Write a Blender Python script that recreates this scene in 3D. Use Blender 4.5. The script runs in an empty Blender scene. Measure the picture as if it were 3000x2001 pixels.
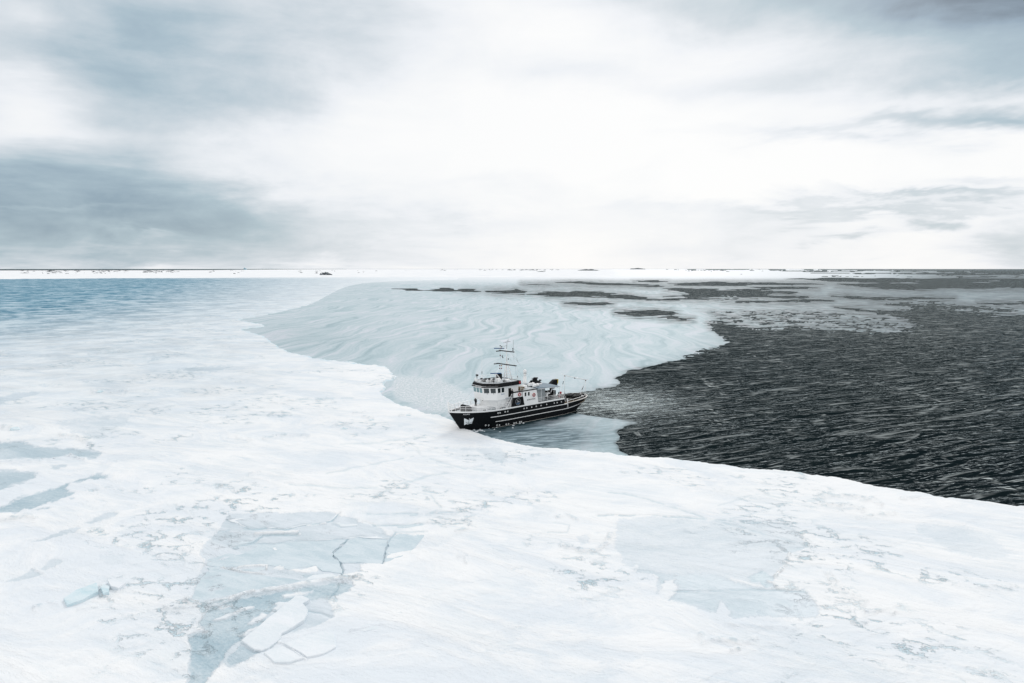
import bpy, bmesh, math, random
import numpy as np
from mathutils import Vector, Matrix

# ------------------------------------------------------------------ camera, sky, sun, exposure
scn = bpy.context.scene
COL = scn.collection
H = 38.0                                   # height of the camera above the sea
F_PX, CX, CY, HOR = 2000.0, 1500.0, 1000.5, 787.0
PITCH = math.atan((CY - HOR) / F_PX)
cam_d = bpy.data.cameras.new('camera'); cam = bpy.data.objects.new('camera', cam_d); COL.objects.link(cam)
cam_d.sensor_width = 36.0; cam_d.lens = 24.0; cam_d.clip_start = 0.5; cam_d.clip_end = 200000.0
cam.location = (0, 0, H); cam.rotation_euler = (math.pi / 2 - PITCH, 0, 0)
scn.camera = cam
scn.view_settings.view_transform = 'Standard'
scn.view_settings.look = 'None'
scn.view_settings.gamma = 1.0
scn.view_settings.exposure = 0.02
scn.view_settings.use_curve_mapping = False

SUN_AZ, SUN_EL = math.radians(16), math.radians(33)
sd_ = bpy.data.lights.new('sun', 'SUN'); sun = bpy.data.objects.new('sun', sd_); COL.objects.link(sun)
sd_.energy = 1.0; sd_.angle = math.radians(12); sd_.color = (1.0, 0.97, 0.92)
sv = Vector((math.sin(SUN_AZ) * math.cos(SUN_EL), math.cos(SUN_AZ) * math.cos(SUN_EL), math.sin(SUN_EL)))
sun.rotation_euler = sv.to_track_quat('Z', 'Y').to_euler()

cP, sP = math.cos(PITCH), math.sin(PITCH)
def ray(px, py):
    a, b = px - CX, py - CY
    return np.array([a, F_PX * cP - b * sP, -(F_PX * sP + b * cP)])
def ground(px, py, z=0.0):
    d = ray(px, py); t = (z - H) / d[2]
    return np.array([d[0] * t, d[1] * t, z])


class NT:
    """small helper to write shader maths as expressions"""
    def __init__(s, tree): s.t = tree; s.n = tree.nodes; s.l = tree.links
    def node(s, kind, **kw):
        n = s.n.new(kind)
        for k, v in kw.items(): setattr(n, k, v)
        return n
    def put(s, sock, v):
        if isinstance(v, bpy.types.NodeSocket): s.l.new(v, sock)
        elif v is not None: sock.default_value = v
    def m(s, op, a, b=None, c=None, clamp=False):
        n = s.node('ShaderNodeMath', operation=op, use_clamp=clamp)
        s.put(n.inputs[0], a)
        if b is not None: s.put(n.inputs[1], b)
        if c is not None: s.put(n.inputs[2], c)
        return n.outputs[0]
    def add(s, a, b): return s.m('ADD', a, b)
    def mul(s, a, b): return s.m('MULTIPLY', a, b)
    def sub(s, a, b): return s.m('SUBTRACT', a, b)
    def ss(s, v, a, b, o0=0.0, o1=1.0):
        n = s.node('ShaderNodeMapRange', interpolation_type='SMOOTHSTEP')
        s.put(n.inputs[0], v); s.put(n.inputs[1], a); s.put(n.inputs[2], b); s.put(n.inputs[3], o0); s.put(n.inputs[4], o1)
        return n.outputs[0]
    def vm(s, op, a, b=None):
        n = s.node('ShaderNodeVectorMath', operation=op)
        s.put(n.inputs[0], a)
        if b is not None: s.put(n.inputs[1], b)
        return n.outputs[0]
    def comb(s, x, y, z=0.0):
        n = s.node('ShaderNodeCombineXYZ'); s.put(n.inputs[0], x); s.put(n.inputs[1], y); s.put(n.inputs[2], z); return n.outputs[0]
    def sep(s, v):
        n = s.node('ShaderNodeSeparateXYZ'); s.l.new(v, n.inputs[0]); return n.outputs
    def noise(s, v, scale=1.0, detail=4.0, rough=0.55, dist=0.0, color=False):
        n = s.node('ShaderNodeTexNoise')
        s.l.new(v, n.inputs['Vector']); n.inputs['Scale'].default_value = scale
        n.inputs['Detail'].default_value = detail; n.inputs['Roughness'].default_value = rough; n.inputs['Distortion'].default_value = dist
        return n.outputs['Color'] if color else n.outputs['Fac']
    def mapv(s, v, scale=(1, 1, 1), rot=0.0, loc=(0, 0, 0)):
        n = s.node('ShaderNodeMapping'); s.l.new(v, n.inputs[0])
        r = s.node('ShaderNodeVectorRotate', rotation_type='Z_AXIS'); s.l.new(v, r.inputs['Vector']); r.inputs['Angle'].default_value = rot
        s.l.new(r.outputs[0], n.inputs[0]); n.inputs['Scale'].default_value = scale; n.inputs['Location'].default_value = loc
        return n.outputs[0]
    def mix(s, f, a, b):
        n = s.node('ShaderNodeMix', data_type='RGBA')
        s.put(n.inputs[0], f)
        for i, v in ((6, a), (7, b)):
            if isinstance(v, bpy.types.NodeSocket): s.l.new(v, n.inputs[i])
            else: n.inputs[i].default_value = (*v, 1.0)
        return n.outputs[2]
    def ramp(s, f, stops):
        n = s.node('ShaderNodeValToRGB'); s.l.new(f, n.inputs[0]); e = n.color_ramp.elements
        while len(e) < len(stops): e.new(0.5)
        for el, (p, c) in zip(e, stops): el.position = p; el.color = (*c, 1.0)
        return n.outputs[0]
    def attr(s, name):
        n = s.node('ShaderNodeAttribute'); n.attribute_name = name; return n.outputs['Fac']
    def bump(s, h, strength=1.0, dist=1.0, normal=None):
        n = s.node('ShaderNodeBump'); s.l.new(h, n.inputs['Height']); n.inputs['Strength'].default_value = strength; n.inputs['Distance'].default_value = dist
        if normal is not None: s.l.new(normal, n.inputs['Normal'])
        return n.outputs[0]


def build_world():
    w = bpy.data.worlds.new('World'); scn.world = w; w.use_nodes = True
    t = NT(w.node_tree); t.n.clear()
    sky = t.node('ShaderNodeTexSky'); sky.sky_type = 'NISHITA'; sky.sun_disc = False
    sky.sun_elevation = SUN_EL; sky.sun_rotation = SUN_AZ; sky.air_density = 1.0; sky.dust_density = 1.5; sky.ozone_density = 1.2
    b1 = t.node('ShaderNodeBackground'); t.l.new(sky.outputs[0], b1.inputs[0]); b1.inputs[1].default_value = 0.10
    d = t.vm('NORMALIZE', t.node('ShaderNodeTexCoord').outputs['Generated'])
    x, y, z = t.sep(d)
    az0 = t.m('ARCTAN2', x, y); el0 = t.m('ARCSINE', z)
    # a cloud layer seen in perspective: stretched towards the horizon
    k = t.m('DIVIDE', 1.0, t.add(t.m('MAXIMUM', z, 0.0), 0.16))
    pl = t.comb(t.mul(x, k), t.mul(y, k), 0.3)
    wv = t.noise(pl, 1.3, 5.0, 0.58, 0.3, color=True)
    wr, wg, wb = t.sep(wv)
    fine = t.add(t.mul(t.noise(t.comb(az0, t.mul(el0, 1.7), 0.7), 6.5, 8.0, 0.6, 0.35), 0.6), t.mul(t.noise(t.comb(az0, t.mul(el0, 4.5), 0.2), 4.0, 6.0, 0.58, 0.5), 0.4))
    az = t.add(az0, t.mul(t.sub(wr, 0.5), 0.20)); el = t.add(el0, t.mul(t.sub(wg, 0.5), 0.12))
    def g(px, py, rx, ry, amp, tilt=0.0, warp=True):
        r = ray(px, py); a = math.atan2(r[0], r[1]); e = math.asin(r[2] / np.linalg.norm(r))
        A, E = (az, el) if warp else (az0, el0)
        u = t.sub(A, a); v = t.sub(E, e)
        if tilt:
            c, s = math.cos(tilt), math.sin(tilt)
            u, v = t.add(t.mul(u, c), t.mul(v, s)), t.sub(t.mul(v, c), t.mul(u, s))
        u = t.mul(u, F_PX / rx); v = t.mul(v, F_PX / ry)
        q = t.add(t.mul(u, u), t.mul(v, v))
        return t.mul(t.m('EXPONENT', t.mul(q, -1.0)), amp)
    blobs = [
        (300, 190, 250, 170, .30), (720, 90, 470, 120, .30), (1060, 30, 220, 60, .10), (520, 330, 360, 160, .20, .45),
        (120, 545, 440, 75, .34), (470, 590, 320, 75, .24), (60, 650, 360, 60, .24), (420, 690, 400, 60, .21), (250, 760, 720, 55, .28),
        (800, 640, 320, 90, .16), (1050, 690, 400, 60, .11), (880, 240, 280, 80, .12, .3), (-200, 60, 300, 300, .20),
        (70, 310, 100, 60, -.22), (170, 405, 150, 30, -.14), (90, 40, 70, 30, -.14), (310, 60, 60, 45, -.10), (450, 715, 90, 10, -.12), (200, 612, 300, 12, -.10),
        (2850, -20, 430, 90, .74), (3050, 50, 230, 110, .40), (2260, -20, 320, 60, .38), (1850, -20, 280, 34, .16),
        (2980, 215, 330, 44, .30), (2450, 220, 300, 38, .16), (1640, 190, 230, 36, .11), (2050, 225, 240, 26, .08),
        (2990, 350, 170, 22, .46), (2750, 340, 230, 18, .26), (2400, 365, 260, 16, .10), (2950, 545, 320, 16, .28), (2600, 602, 350, 16, .26), (2850, 505, 130, 12, .16),
        (2715, 652, 50, 24, .36), (2490, 680, 70, 17, .26), (2230, 640, 270, 40, .16), (2150, 730, 300, 70, .17), (3010, 730, 120, 80, .34), (2640, 560, 120, 10, .14),
        (2000, 600, 240, 22, .09), (1350, 660, 300, 40, .09), (1500, 560, 300, 26, .05)]
    D = None
    for bl in blobs:
        v = g(*bl); D = v if D is None else t.add(D, v)
    # everywhere else the same broken overcast goes on
    rest = t.mul(t.ss(wb, 0.40, 0.70), t.ss(el0, 0.38, 0.62, 0.0, 0.26))
    rest2 = t.mul(t.ss(wb, 0.42, 0.70), t.ss(t.m('ABSOLUTE', az0), 0.72, 1.2, 0.0, 0.10))
    D = t.add(D, t.m('MAXIMUM', rest, rest2))
    nz = t.mul(t.sub(fine, 0.5), t.add(0.24, t.mul(D, 1.35)))
    D = t.m('MAXIMUM', t.add(D, nz), 0.0)
    colr = t.ramp(D, [(0.0, (0.955, 0.96, 0.962)), (0.14, (0.84, 0.868, 0.905)), (0.30, (0.645, 0.705, 0.755)), (0.50, (0.42, 0.53, 0.60)),
                      (0.75, (0.26, 0.36, 0.45)), (1.0, (0.13, 0.19, 0.25))])
    b2 = t.node('ShaderNodeBackground'); t.l.new(colr, b2.inputs[0]); b2.inputs[1].default_value = 1.0
    mx = t.node('ShaderNodeMixShader'); t.l.new(t.ss(D, 0.1, 0.9, 0.97, 0.88), mx.inputs[0])
    t.l.new(b1.outputs[0], mx.inputs[1]); t.l.new(b2.outputs[0], mx.inputs[2])
    out = t.node('ShaderNodeOutputWorld'); t.l.new(mx.outputs[0], out.inputs[0])
    w.cycles.sampling_method = 'MANUAL'; w.cycles.sample_map_resolution = 512
build_world()

# ------------------------------------------------------------------ helpers
def tag(o, label=None, cat=None, group=None, kind=None):
    if label: o['label'] = label
    if cat: o['category'] = cat
    if group: o['group'] = group
    if kind: o['kind'] = kind
    return o

def empty(name, loc=(0, 0, 0), rz=0.0):
    o = bpy.data.objects.new(name, None); o.empty_display_size = 0.5; COL.objects.link(o)
    o.location = loc; o.rotation_euler = (0, 0, rz); return o

def copy_tree(o, parent=None):
    c = o.copy(); COL.objects.link(c); c.parent = parent
    for ch in list(o.children): copy_tree(ch, c)
    return c

class MB:
    def __init__(s): s.v = []; s.f = []; s.smooth = []
    def add(s, vs, fs, sm=False):
        o = len(s.v); s.v += [tuple(map(float, p)) for p in vs]; s.f += [tuple(i + o for i in f) for f in fs]; s.smooth += [sm] * len(fs); return s
    def box(s, c, d, rz=0.0, tilt=None):
        cx, cy, cz = c; hx, hy, hz = d[0] / 2, d[1] / 2, d[2] / 2
        M = Matrix.Rotation(rz, 3, 'Z')
        if tilt is not None: M = M @ tilt
        vs = [Vector((cx, cy, cz)) + M @ Vector((i * hx, j * hy, k * hz)) for i in (-1, 1) for j in (-1, 1) for k in (-1, 1)]
        return s.add(vs, [(0, 1, 3, 2), (4, 6, 7, 5), (0, 4, 5, 1), (2, 3, 7, 6), (0, 2, 6, 4), (1, 5, 7, 3)])
    def prism(s, poly, z0, z1, top=None):
        n = len(poly); tp = top or poly
        vs = [(p[0], p[1], z0) for p in poly] + [(p[0], p[1], z1) for p in tp]
        return s.add(vs, [tuple(range(n - 1, -1, -1)), tuple(range(n, 2 * n))] + [(i, (i + 1) % n, n + (i + 1) % n, n + i) for i in range(n)])
    def prism_y(s, poly, y0, y1):           # polygon in x,z, extruded along y
        n = len(poly)
        vs = [(p[0], y0, p[1]) for p in poly] + [(p[0], y1, p[1]) for p in poly]
        return s.add(vs, [tuple(range(n)), tuple(range(2 * n - 1, n - 1, -1))] + [(i, n + i, n + (i + 1) % n, (i + 1) % n) for i in range(n)])
    def tube(s, a, b, r, n=6, r2=None, caps=True):
        a = Vector(a); b = Vector(b); r2 = r if r2 is None else r2
        d = (b - a)
        if d.length < 1e-6: return s
        q = d.normalized().to_track_quat('Z', 'Y')
        ring = [q @ Vector((math.cos(2 * math.pi * i / n), math.sin(2 * math.pi * i / n), 0)) for i in range(n)]
        vs = [a + p * r for p in ring] + [b + p * r2 for p in ring]
        fs = [(i, (i + 1) % n, n + (i + 1) % n, n + i) for i in range(n)]
        if caps: fs += [tuple(range(n - 1, -1, -1)), tuple(range(n, 2 * n))]
        return s.add(vs, fs, n > 6)
    def path(s, pts, r, n=6):
        for a, b in zip(pts[:-1], pts[1:]): s.tube(a, b, r, n)
        return s
    def sphere(s, c, r, nu=12, nv=8):
        rx, ry, rz = (r, r, r) if not isinstance(r, (tuple, list)) else r
        vs = [(c[0], c[1], c[2] - rz)]
        for j in range(1, nv):
            ph = -math.pi / 2 + math.pi * j / nv
            for i in range(nu):
                th = 2 * math.pi * i / nu
                vs.append((c[0] + rx * math.cos(ph) * math.cos(th), c[1] + ry * math.cos(ph) * math.sin(th), c[2] + rz * math.sin(ph)))
        vs.append((c[0], c[1], c[2] + rz)); L = len(vs) - 1
        fs = [(0, 1 + (i + 1) % nu, 1 + i) for i in range(nu)]
        for j in range(nv - 2):
            a = 1 + j * nu
            fs += [(a + i, a + (i + 1) % nu, a + nu + (i + 1) % nu, a + nu + i) for i in range(nu)]
        a = 1 + (nv - 2) * nu
        fs += [(a + i, a + (i + 1) % nu, L) for i in range(nu)]
        return s.add(vs, fs, True)
    def torus(s, c, R, r, q=None, nu=20, nv=8):
        q = q or Matrix.Identity(3)
        vs, fs = [], []
        for i in range(nu):
            a = 2 * math.pi * i / nu
            for j in range(nv):
                b = 2 * math.pi * j / nv
                vs.append(Vector(c) + q @ Vector(((R + r * math.cos(b)) * math.cos(a), (R + r * math.cos(b)) * math.sin(a), r * math.sin(b))))
        for i in range(nu):
            for j in range(nv):
                fs.append((i * nv + j, ((i + 1) % nu) * nv + j, ((i + 1) % nu) * nv + (j + 1) % nv, i * nv + (j + 1) % nv))
        return s.add(vs, fs, True)
    def build(s, name, mat, parent=None, bevel=0.0):
        me = bpy.data.meshes.new(name); me.from_pydata(s.v, [], s.f); me.update()
        me.polygons.foreach_set('use_smooth', s.smooth)
        bm = bmesh.new(); bm.from_mesh(me); bmesh.ops.recalc_face_normals(bm, faces=bm.faces)
        bm.to_mesh(me); bm.free()
        o = bpy.data.objects.new(name, me); COL.objects.link(o); me.materials.append(mat)
        if parent: o.parent = parent
        if bevel:
            b = o.modifiers.new('edges', 'BEVEL'); b.width = bevel; b.segments = 2; b.limit_method = 'ANGLE'
        return o

def mat(name, col, rough=0.5, metal=0.0, spec=0.5, var=0.08, scale=3.0, dirt=None, dirt_amt=0.0):
    m = bpy.data.materials.new(name); m.use_nodes = True; t = NT(m.node_tree); p = t.n['Principled BSDF']
    co = t.node('ShaderNodeTexCoord').outputs['Object']
    n1 = t.noise(co, scale, 5, 0.6)
    c = t.mix(n1, tuple(v * (1 - var) for v in col), tuple(min(1, v * (1 + var)) for v in col))
    if dirt:
        st = t.noise(t.mapv(co, (2.2, 2.2, 0.35)), 1.6, 6, 0.65)
        c = t.mix(t.mul(t.ss(st, 0.52, 0.74), dirt_amt), c, dirt)
    t.l.new(c, p.inputs['Base Color']); p.inputs['Metallic'].default_value = metal
    t.l.new(t.ss(n1, 0.2, 0.8, rough * 0.85, min(1, rough * 1.15)), p.inputs['Roughness'])
    p.inputs['Specular IOR Level'].default_value = spec
    return m

M = dict(
    hull=mat('black_hull_paint', (0.006, 0.0075, 0.009), 0.5, spec=0.10, var=0.3, scale=0.8, dirt=(0.022, 0.026, 0.030), dirt_amt=0.6),
    black=mat('black_paint', (0.008, 0.009, 0.011), 0.5, spec=0.12, var=0.2),
    white=mat('white_ship_paint', (0.93, 0.935, 0.935), 0.42, spec=0.4, var=0.02, scale=1.0, dirt=(0.76, 0.75, 0.72), dirt_amt=0.25),
    rail=mat('white_rail_paint', (0.93, 0.935, 0.935), 0.4),
    cap=mat('worn_white_cap', (0.76, 0.75, 0.72), 0.5, dirt=(0.42, 0.24, 0.14), dirt_amt=0.55, scale=2.0),
    deck=mat('grey_deck_paint', (0.46, 0.50, 0.53), 0.75, var=0.15, dirt=(0.85, 0.86, 0.87), dirt_amt=0.8),
    darkdeck=mat('dark_grey_deck', (0.10, 0.13, 0.15), 0.7, var=.3),
    greywall=mat('grey_paint', (0.42, 0.46, 0.48), 0.55),
    glass=mat('dark_window_glass', (0.010, 0.022, 0.026), 0.06, spec=0.9, var=0.2),
    glass_l=mat('pale_window_glass', (0.17, 0.30, 0.33), 0.12, spec=0.8, var=0.4, scale=1.5),
    port=mat('porthole_glass', (0.20, 0.24, 0.25), 0.2, var=0.2),
    dark=mat('dark_machinery', (0.012, 0.014, 0.015), 0.6, spec=.2, var=0.4, scale=4, dirt=(0.09, 0.07, 0.05), dirt_amt=0.3),
    steel=mat('galvanised_steel', (0.45, 0.47, 0.48), 0.4, metal=0.6),
    blue=mat('blue_radar_paint', (0.015, 0.085, 0.22), 0.35),
    red=mat('red_lifebuoy', (0.42, 0.035, 0.04), 0.5),
    orange=mat('orange_plastic', (0.6, 0.12, 0.04), 0.5),
    yellow=mat('yellow_paint', (0.62, 0.47, 0.04), 0.45),
    rubber=mat('black_rubber_fabric', (0.016, 0.018, 0.020), 0.6, var=0.3, spec=0.35),
    canvas=mat('blue_grey_canvas', (0.20, 0.26, 0.31), 0.8, var=0.12, scale=1.2),
    wood=mat('weathered_bulwark_planks', (0.16, 0.12, 0.07), 0.75, var=0.35, scale=2.5, dirt=(0.30, 0.14, 0.07), dirt_amt=0.6),
    cloth=mat('black_clothing', (0.012, 0.013, 0.016), 0.85, var=0.3),
    skin=mat('skin', (0.55, 0.36, 0.28), 0.5),
    ice_chunk=mat('frosted_ice', (0.78, 0.83, 0.86), 0.45, var=0.12, scale=4),
    letter=mat('white_lettering', (0.78, 0.79, 0.80), 0.5), letter_d=mat('dark_lettering', (0.04, 0.05, 0.06), 0.5), letter_b=mat('blue_lettering', (0.10, 0.20, 0.36), 0.5),
    lamp_r=mat('red_lens', (0.16, 0.01, 0.015), 0.2), brass=mat('brass_lamp', (0.35, 0.17, 0.03), 0.35, metal=0.5),
)

# ------------------------------------------------------------------ numpy noise
_rng = np.random.RandomState(7)
_perm = _rng.permutation(4096); _val = _rng.rand(4096)
def vnoise(x, y, seed=0):
    xi = np.floor(x).astype(np.int64); yi = np.floor(y).astype(np.int64)
    fx = x - xi; fy = y - yi
    fx = fx * fx * fx * (fx * (fx * 6 - 15) + 10); fy = fy * fy * fy * (fy * (fy * 6 - 15) + 10)
    def h(a, b): return _val[_perm[(_perm[(a + seed * 131) & 4095] + b) & 4095]]
    return (h(xi, yi) * (1 - fx) + h(xi + 1, yi) * fx) * (1 - fy) + (h(xi, yi + 1) * (1 - fx) + h(xi + 1, yi + 1) * fx) * fy
def fbm(x, y, oct=5, seed=0, gain=0.5):
    s = np.zeros_like(x); a, tot, f = 1.0, 0.0, 1.0
    for i in range(oct):
        s += a * vnoise(x * f + 17.3 * i, y * f - 9.1 * i, seed + i); tot += a; a *= gain; f *= 2.03
    return s / tot
def sstep(v, a, b):
    q = np.clip((v - a) / (b - a), 0, 1); return q * q * (3 - 2 * q)
def seg_dist(px, py, pts, closed=False):
    best = np.full(px.shape, 1e18); P = list(pts) + ([pts[0]] if closed else [])
    for (x0, y0), (x1, y1) in zip(P[:-1], P[1:]):
        dx, dy = x1 - x0, y1 - y0; L = dx * dx + dy * dy + 1e-9
        q = np.clip(((px - x0) * dx + (py - y0) * dy) / L, 0, 1)
        best = np.minimum(best, (px - x0 - q * dx) ** 2 + (py - y0 - q * dy) ** 2)
    return np.sqrt(best)
def inside(px, py, poly):
    r = np.zeros(px.shape, bool); n = len(poly); j = n - 1
    for i in range(n):
        xi, yi = poly[i]; xj, yj = poly[j]
        if yi != yj:
            r ^= ((yi > py) != (yj > py)) & (px < (xj - xi) * (py - yi) / (yj - yi) + xi)
        j = i
    return r
def sdf(px, py, poly, pad=60):
    """signed distance, positive inside; cheap outside the polygon's padded box"""
    out = np.full(px.shape, -float(pad)); a = np.array(poly)
    k = (px > a[:, 0].min() - pad) & (px < a[:, 0].max() + pad) & (py > a[:, 1].min() - pad) & (py < a[:, 1].max() + pad)
    if k.any():
        x, y = px[k], py[k]; d = seg_dist(x, y, poly, True)
        out[k] = np.where(inside(x, y, poly), d, -d)
    return out
def ldist(px, py, pts, pad=40):
    out = np.full(px.shape, 1e3); a = np.array(pts)
    k = (px > a[:, 0].min() - pad) & (px < a[:, 0].max() + pad) & (py > a[:, 1].min() - pad) & (py < a[:, 1].max() + pad)
    if k.any(): out[k] = seg_dist(px[k], py[k], pts)
    return out
def Z(x0, y0, sc, pts): return [(x0 + x / sc, y0 + y / sc) for x, y in pts]
def FV(pts): return [(x * 3000 / 2351.0, y * 2001 / 1568.0) for x, y in pts]
def photo(X, Y):
    """where a point of the sea surface was traced on the photograph (only used to lay out the ice map)"""
    dz = -H
    k = F_PX / (Y * cP - dz * sP)
    return CX + k * X, CY - k * (Y * sP + dz * cP)

def polar_grid(rs, azs):
    R, A = np.meshgrid(rs, azs, indexing='ij')
    return R * np.sin(A), R * np.cos(A), R, A
def grid_mesh(name, X, Y, Zv, keep, mats, attrs, parent=None):
    nr, nc = X.shape
    idx = np.arange(nr * nc).reshape(nr, nc)
    q = np.stack([idx[:-1, :-1], idx[:-1, 1:], idx[1:, 1:], idx[1:, :-1]], -1).reshape(-1, 4)
    kq = (keep[:-1, :-1] | keep[:-1, 1:] | keep[1:, 1:] | keep[1:, :-1]).reshape(-1)
    q = q[kq]; used = np.unique(q); remap = np.full(nr * nc, -1); remap[used] = np.arange(len(used)); q = remap[q]
    V = np.stack([X.ravel()[used], Y.ravel()[used], Zv.ravel()[used]], -1).astype(np.float32)
    me = bpy.data.meshes.new(name)
    me.vertices.add(len(V)); me.vertices.foreach_set('co', V.ravel())
    me.loops.add(q.size); me.loops.foreach_set('vertex_index', q.ravel().astype(np.int32))
    me.polygons.add(len(q)); me.polygons.foreach_set('loop_start', np.arange(0, q.size, 4, dtype=np.int32))
    me.polygons.foreach_set('use_smooth', np.ones(len(q), bool))
    me.update(calc_edges=True)
    for k, a in attrs.items():
        at = me.attributes.new(k, 'FLOAT', 'POINT'); at.data.foreach_set('value', a.ravel()[used].astype(np.float32))
    for m_ in mats: me.materials.append(m_)
    o = bpy.data.objects.new(name, me); COL.objects.link(o)
    if parent: o.parent = parent
    return o
def col_angles(a0, a1, inner=math.radians(39), fine=1 / 700.0, coarse=1 / 140.0):
    out = [a0]
    while out[-1] < a1:
        out.append(out[-1] + (fine if abs(out[-1]) < inner else coarse))
    return np.array(out)
def row_radii(r0, r1, px):
    """radii spaced like rows of a perspective view: close near by, wide far off"""
    v0, v1 = 683 * H / r0, 683 * H / r1
    n = int((v0 - v1) / px); return 683 * H / np.linspace(v0, v1, n)

# ------------------------------------------------------------------ outlines of ice and open water (traced once, then laid out on the sea)
FAST_EDGE = FV([(3200, 1310), (2351, 1166), (2250, 1152), (2150, 1140), (2080, 1126), (2000, 1115), (1920, 1098), (1840, 1086), (1770, 1081), (1700, 1075), (1640, 1066),
    (1580, 1061), (1530, 1053), (1480, 1051), (1430, 1047), (1380, 1041), (1330, 1036), (1270, 1030), (1200, 1021), (1150, 1011), (1105, 999), (1068, 988),
    (1052, 978), (1040, 966), (1022, 958), (1000, 953), (980, 951), (955, 943), (935, 936), (912, 929), (893, 917), (878, 910), (876, 903), (888, 893), (884, 884), (888, 878),
    (905, 873), (910, 866), (898, 858), (892, 847), (882, 840), (850, 836), (800, 830), (750, 826), (715, 821), (690, 815), (660, 805), (640, 797), (625, 785), (605, 772),
    (580, 763), (558, 757), (585, 753), (608, 750), (600, 744), (575, 740), (549, 735), (575, 730), (605, 724), (640, 717), (668, 711), (700, 703), (725, 693), (745, 683),
    (760, 674), (778, 665), (800, 657), (830, 651), (870, 647), (930, 645), (1050, 642), (1060, 630), (1060, 617.2)])
FAST = FAST_EDGE + [(-1500, 787.4), (-9000, 800), (-9000, 30000), (12000, 30000), (9000, 2600)]
YOUNG = Z(1900, 740, 2351 / 1100, [(3400, 430), (2351, 395), (2200, 392), (2050, 382), (1900, 356), (1750, 352), (1600, 362), (1480, 375), (1560, 400), (1640, 440), (1690, 470), (1600, 500),
    (1450, 505), (1250, 495), (1100, 488), (1000, 478), (900, 470), (800, 482), (700, 478), (560, 462), (460, 440), (375, 445), (430, 490), (480, 545), (508, 562), (440, 590),
    (370, 612), (300, 632), (220, 655), (150, 678), (40, 703), (0, 715)]) + FV([(1450, 850), (1418, 863), (1412, 869), (1424, 876), (1427, 884), (1400, 890), (1370, 893), (1340, 899), (1300, 915),
    (1300, 948), (1345, 952), (1380, 957), (1415, 962), (1440, 965), (1465, 971), (1440, 977), (1424, 986), (1416, 993), (1424, 1003), (1414, 1018), (1420, 1032), (1450, 1049), (1520, 1060), (1500, 1120), (1000, 1100),
    (780, 960), (520, 800), (500, 700), (700, 640), (800, 617.05)]) + [(3000, 787.15), (5200, 787.2), (6000, 900)]
z5 = lambda p: Z(900, 740, 2.351, p)
z6 = lambda p: Z(1900, 740, 2351 / 1100, p)
HOLES = [z5([(585, 253), (660, 246), (730, 243), (800, 258), (770, 263), (690, 262)]),
    z5([(790, 256), (900, 250), (940, 240), (980, 245), (1020, 258), (1100, 250), (1200, 262), (1150, 272), (1050, 268), (950, 268), (860, 262)]),
    z5([(1225, 262), (1300, 258), (1400, 262), (1440, 255), (1510, 270), (1490, 282), (1350, 282), (1240, 272)]),
    z5([(1515, 280), (1620, 272), (1800, 275), (1850, 262), (2000, 272), (2150, 285), (2250, 295), (2340, 312), (2340, 325), (2150, 318), (2050, 305), (1800, 306), (1650, 300)]),
    z5([(1765, 348), (1840, 340), (1950, 345), (2050, 342), (2110, 352), (2040, 362), (1900, 362)]),
    z5([(2120, 410), (2230, 400), (2351, 398), (2420, 395), (2500, 405), (2560, 420), (2500, 432), (2380, 440), (2250, 436), (2150, 420)]),
    z5([(1690, 210), (1800, 200), (1950, 203), (2100, 212), (2351, 215), (2351, 232), (2000, 228), (1800, 215)]),
    z5([(1480, 219), (1700, 217), (1720, 221), (1500, 223)]),
    z6([(90, 225), (300, 222), (450, 235), (600, 228), (800, 240), (930, 248), (880, 258), (750, 262), (830, 272), (1000, 278), (900, 286), (700, 282), (500, 275), (350, 282), (200, 275), (90, 275), (250, 258)]),
    z6([(460, 305), (600, 300), (800, 302), (950, 292), (1060, 290), (1165, 302), (1000, 310), (800, 312), (560, 314)]),
    z6([(1140, 272), (1250, 268), (1350, 278), (1550, 284), (1750, 279), (1915, 288), (1800, 295), (1500, 296), (1300, 290)]),
    z6([(1390, 308), (1600, 318), (1800, 330), (2000, 335), (2180, 345), (2300, 360), (2220, 362), (2000, 352), (1800, 348), (1600, 330)]),
    z6([(-60, 290), (200, 287), (560, 284), (560, 292), (300, 297), (-60, 298)]),
    z6([(1160, 342), (1330, 352), (1500, 372), (1480, 380), (1300, 364)]),
    z6([(1180, 198), (1500, 193), (1900, 190), (2351, 182), (3000, 180), (3000, 232), (2351, 226), (1900, 222), (1700, 234), (1300, 214)]),
    z6([(860, 165), (1100, 158), (1500, 163), (1800, 158), (2351, 160), (3000, 160), (3000, 180), (2351, 178), (1900, 186), (1500, 186), (1200, 182)]),
    z6([(120, 195), (400, 184), (640, 190), (900, 186), (1100, 195), (900, 206), (700, 202), (400, 208), (200, 205)]),
    z6([(640, 214), (900, 212), (1060, 220), (900, 228), (700, 224)]),
    z6([(-100, 180), (60, 178), (120, 181), (30, 185)]), z6([(-60, 205), (60, 202), (100, 210), (0, 218)]),
    z6([(2060, 318), (2351, 310), (2600, 312), (2600, 330), (2351, 326), (2180, 326)]),
    z6([(60, 405), (140, 395), (210, 410), (280, 420), (200, 422)]) ]

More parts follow.
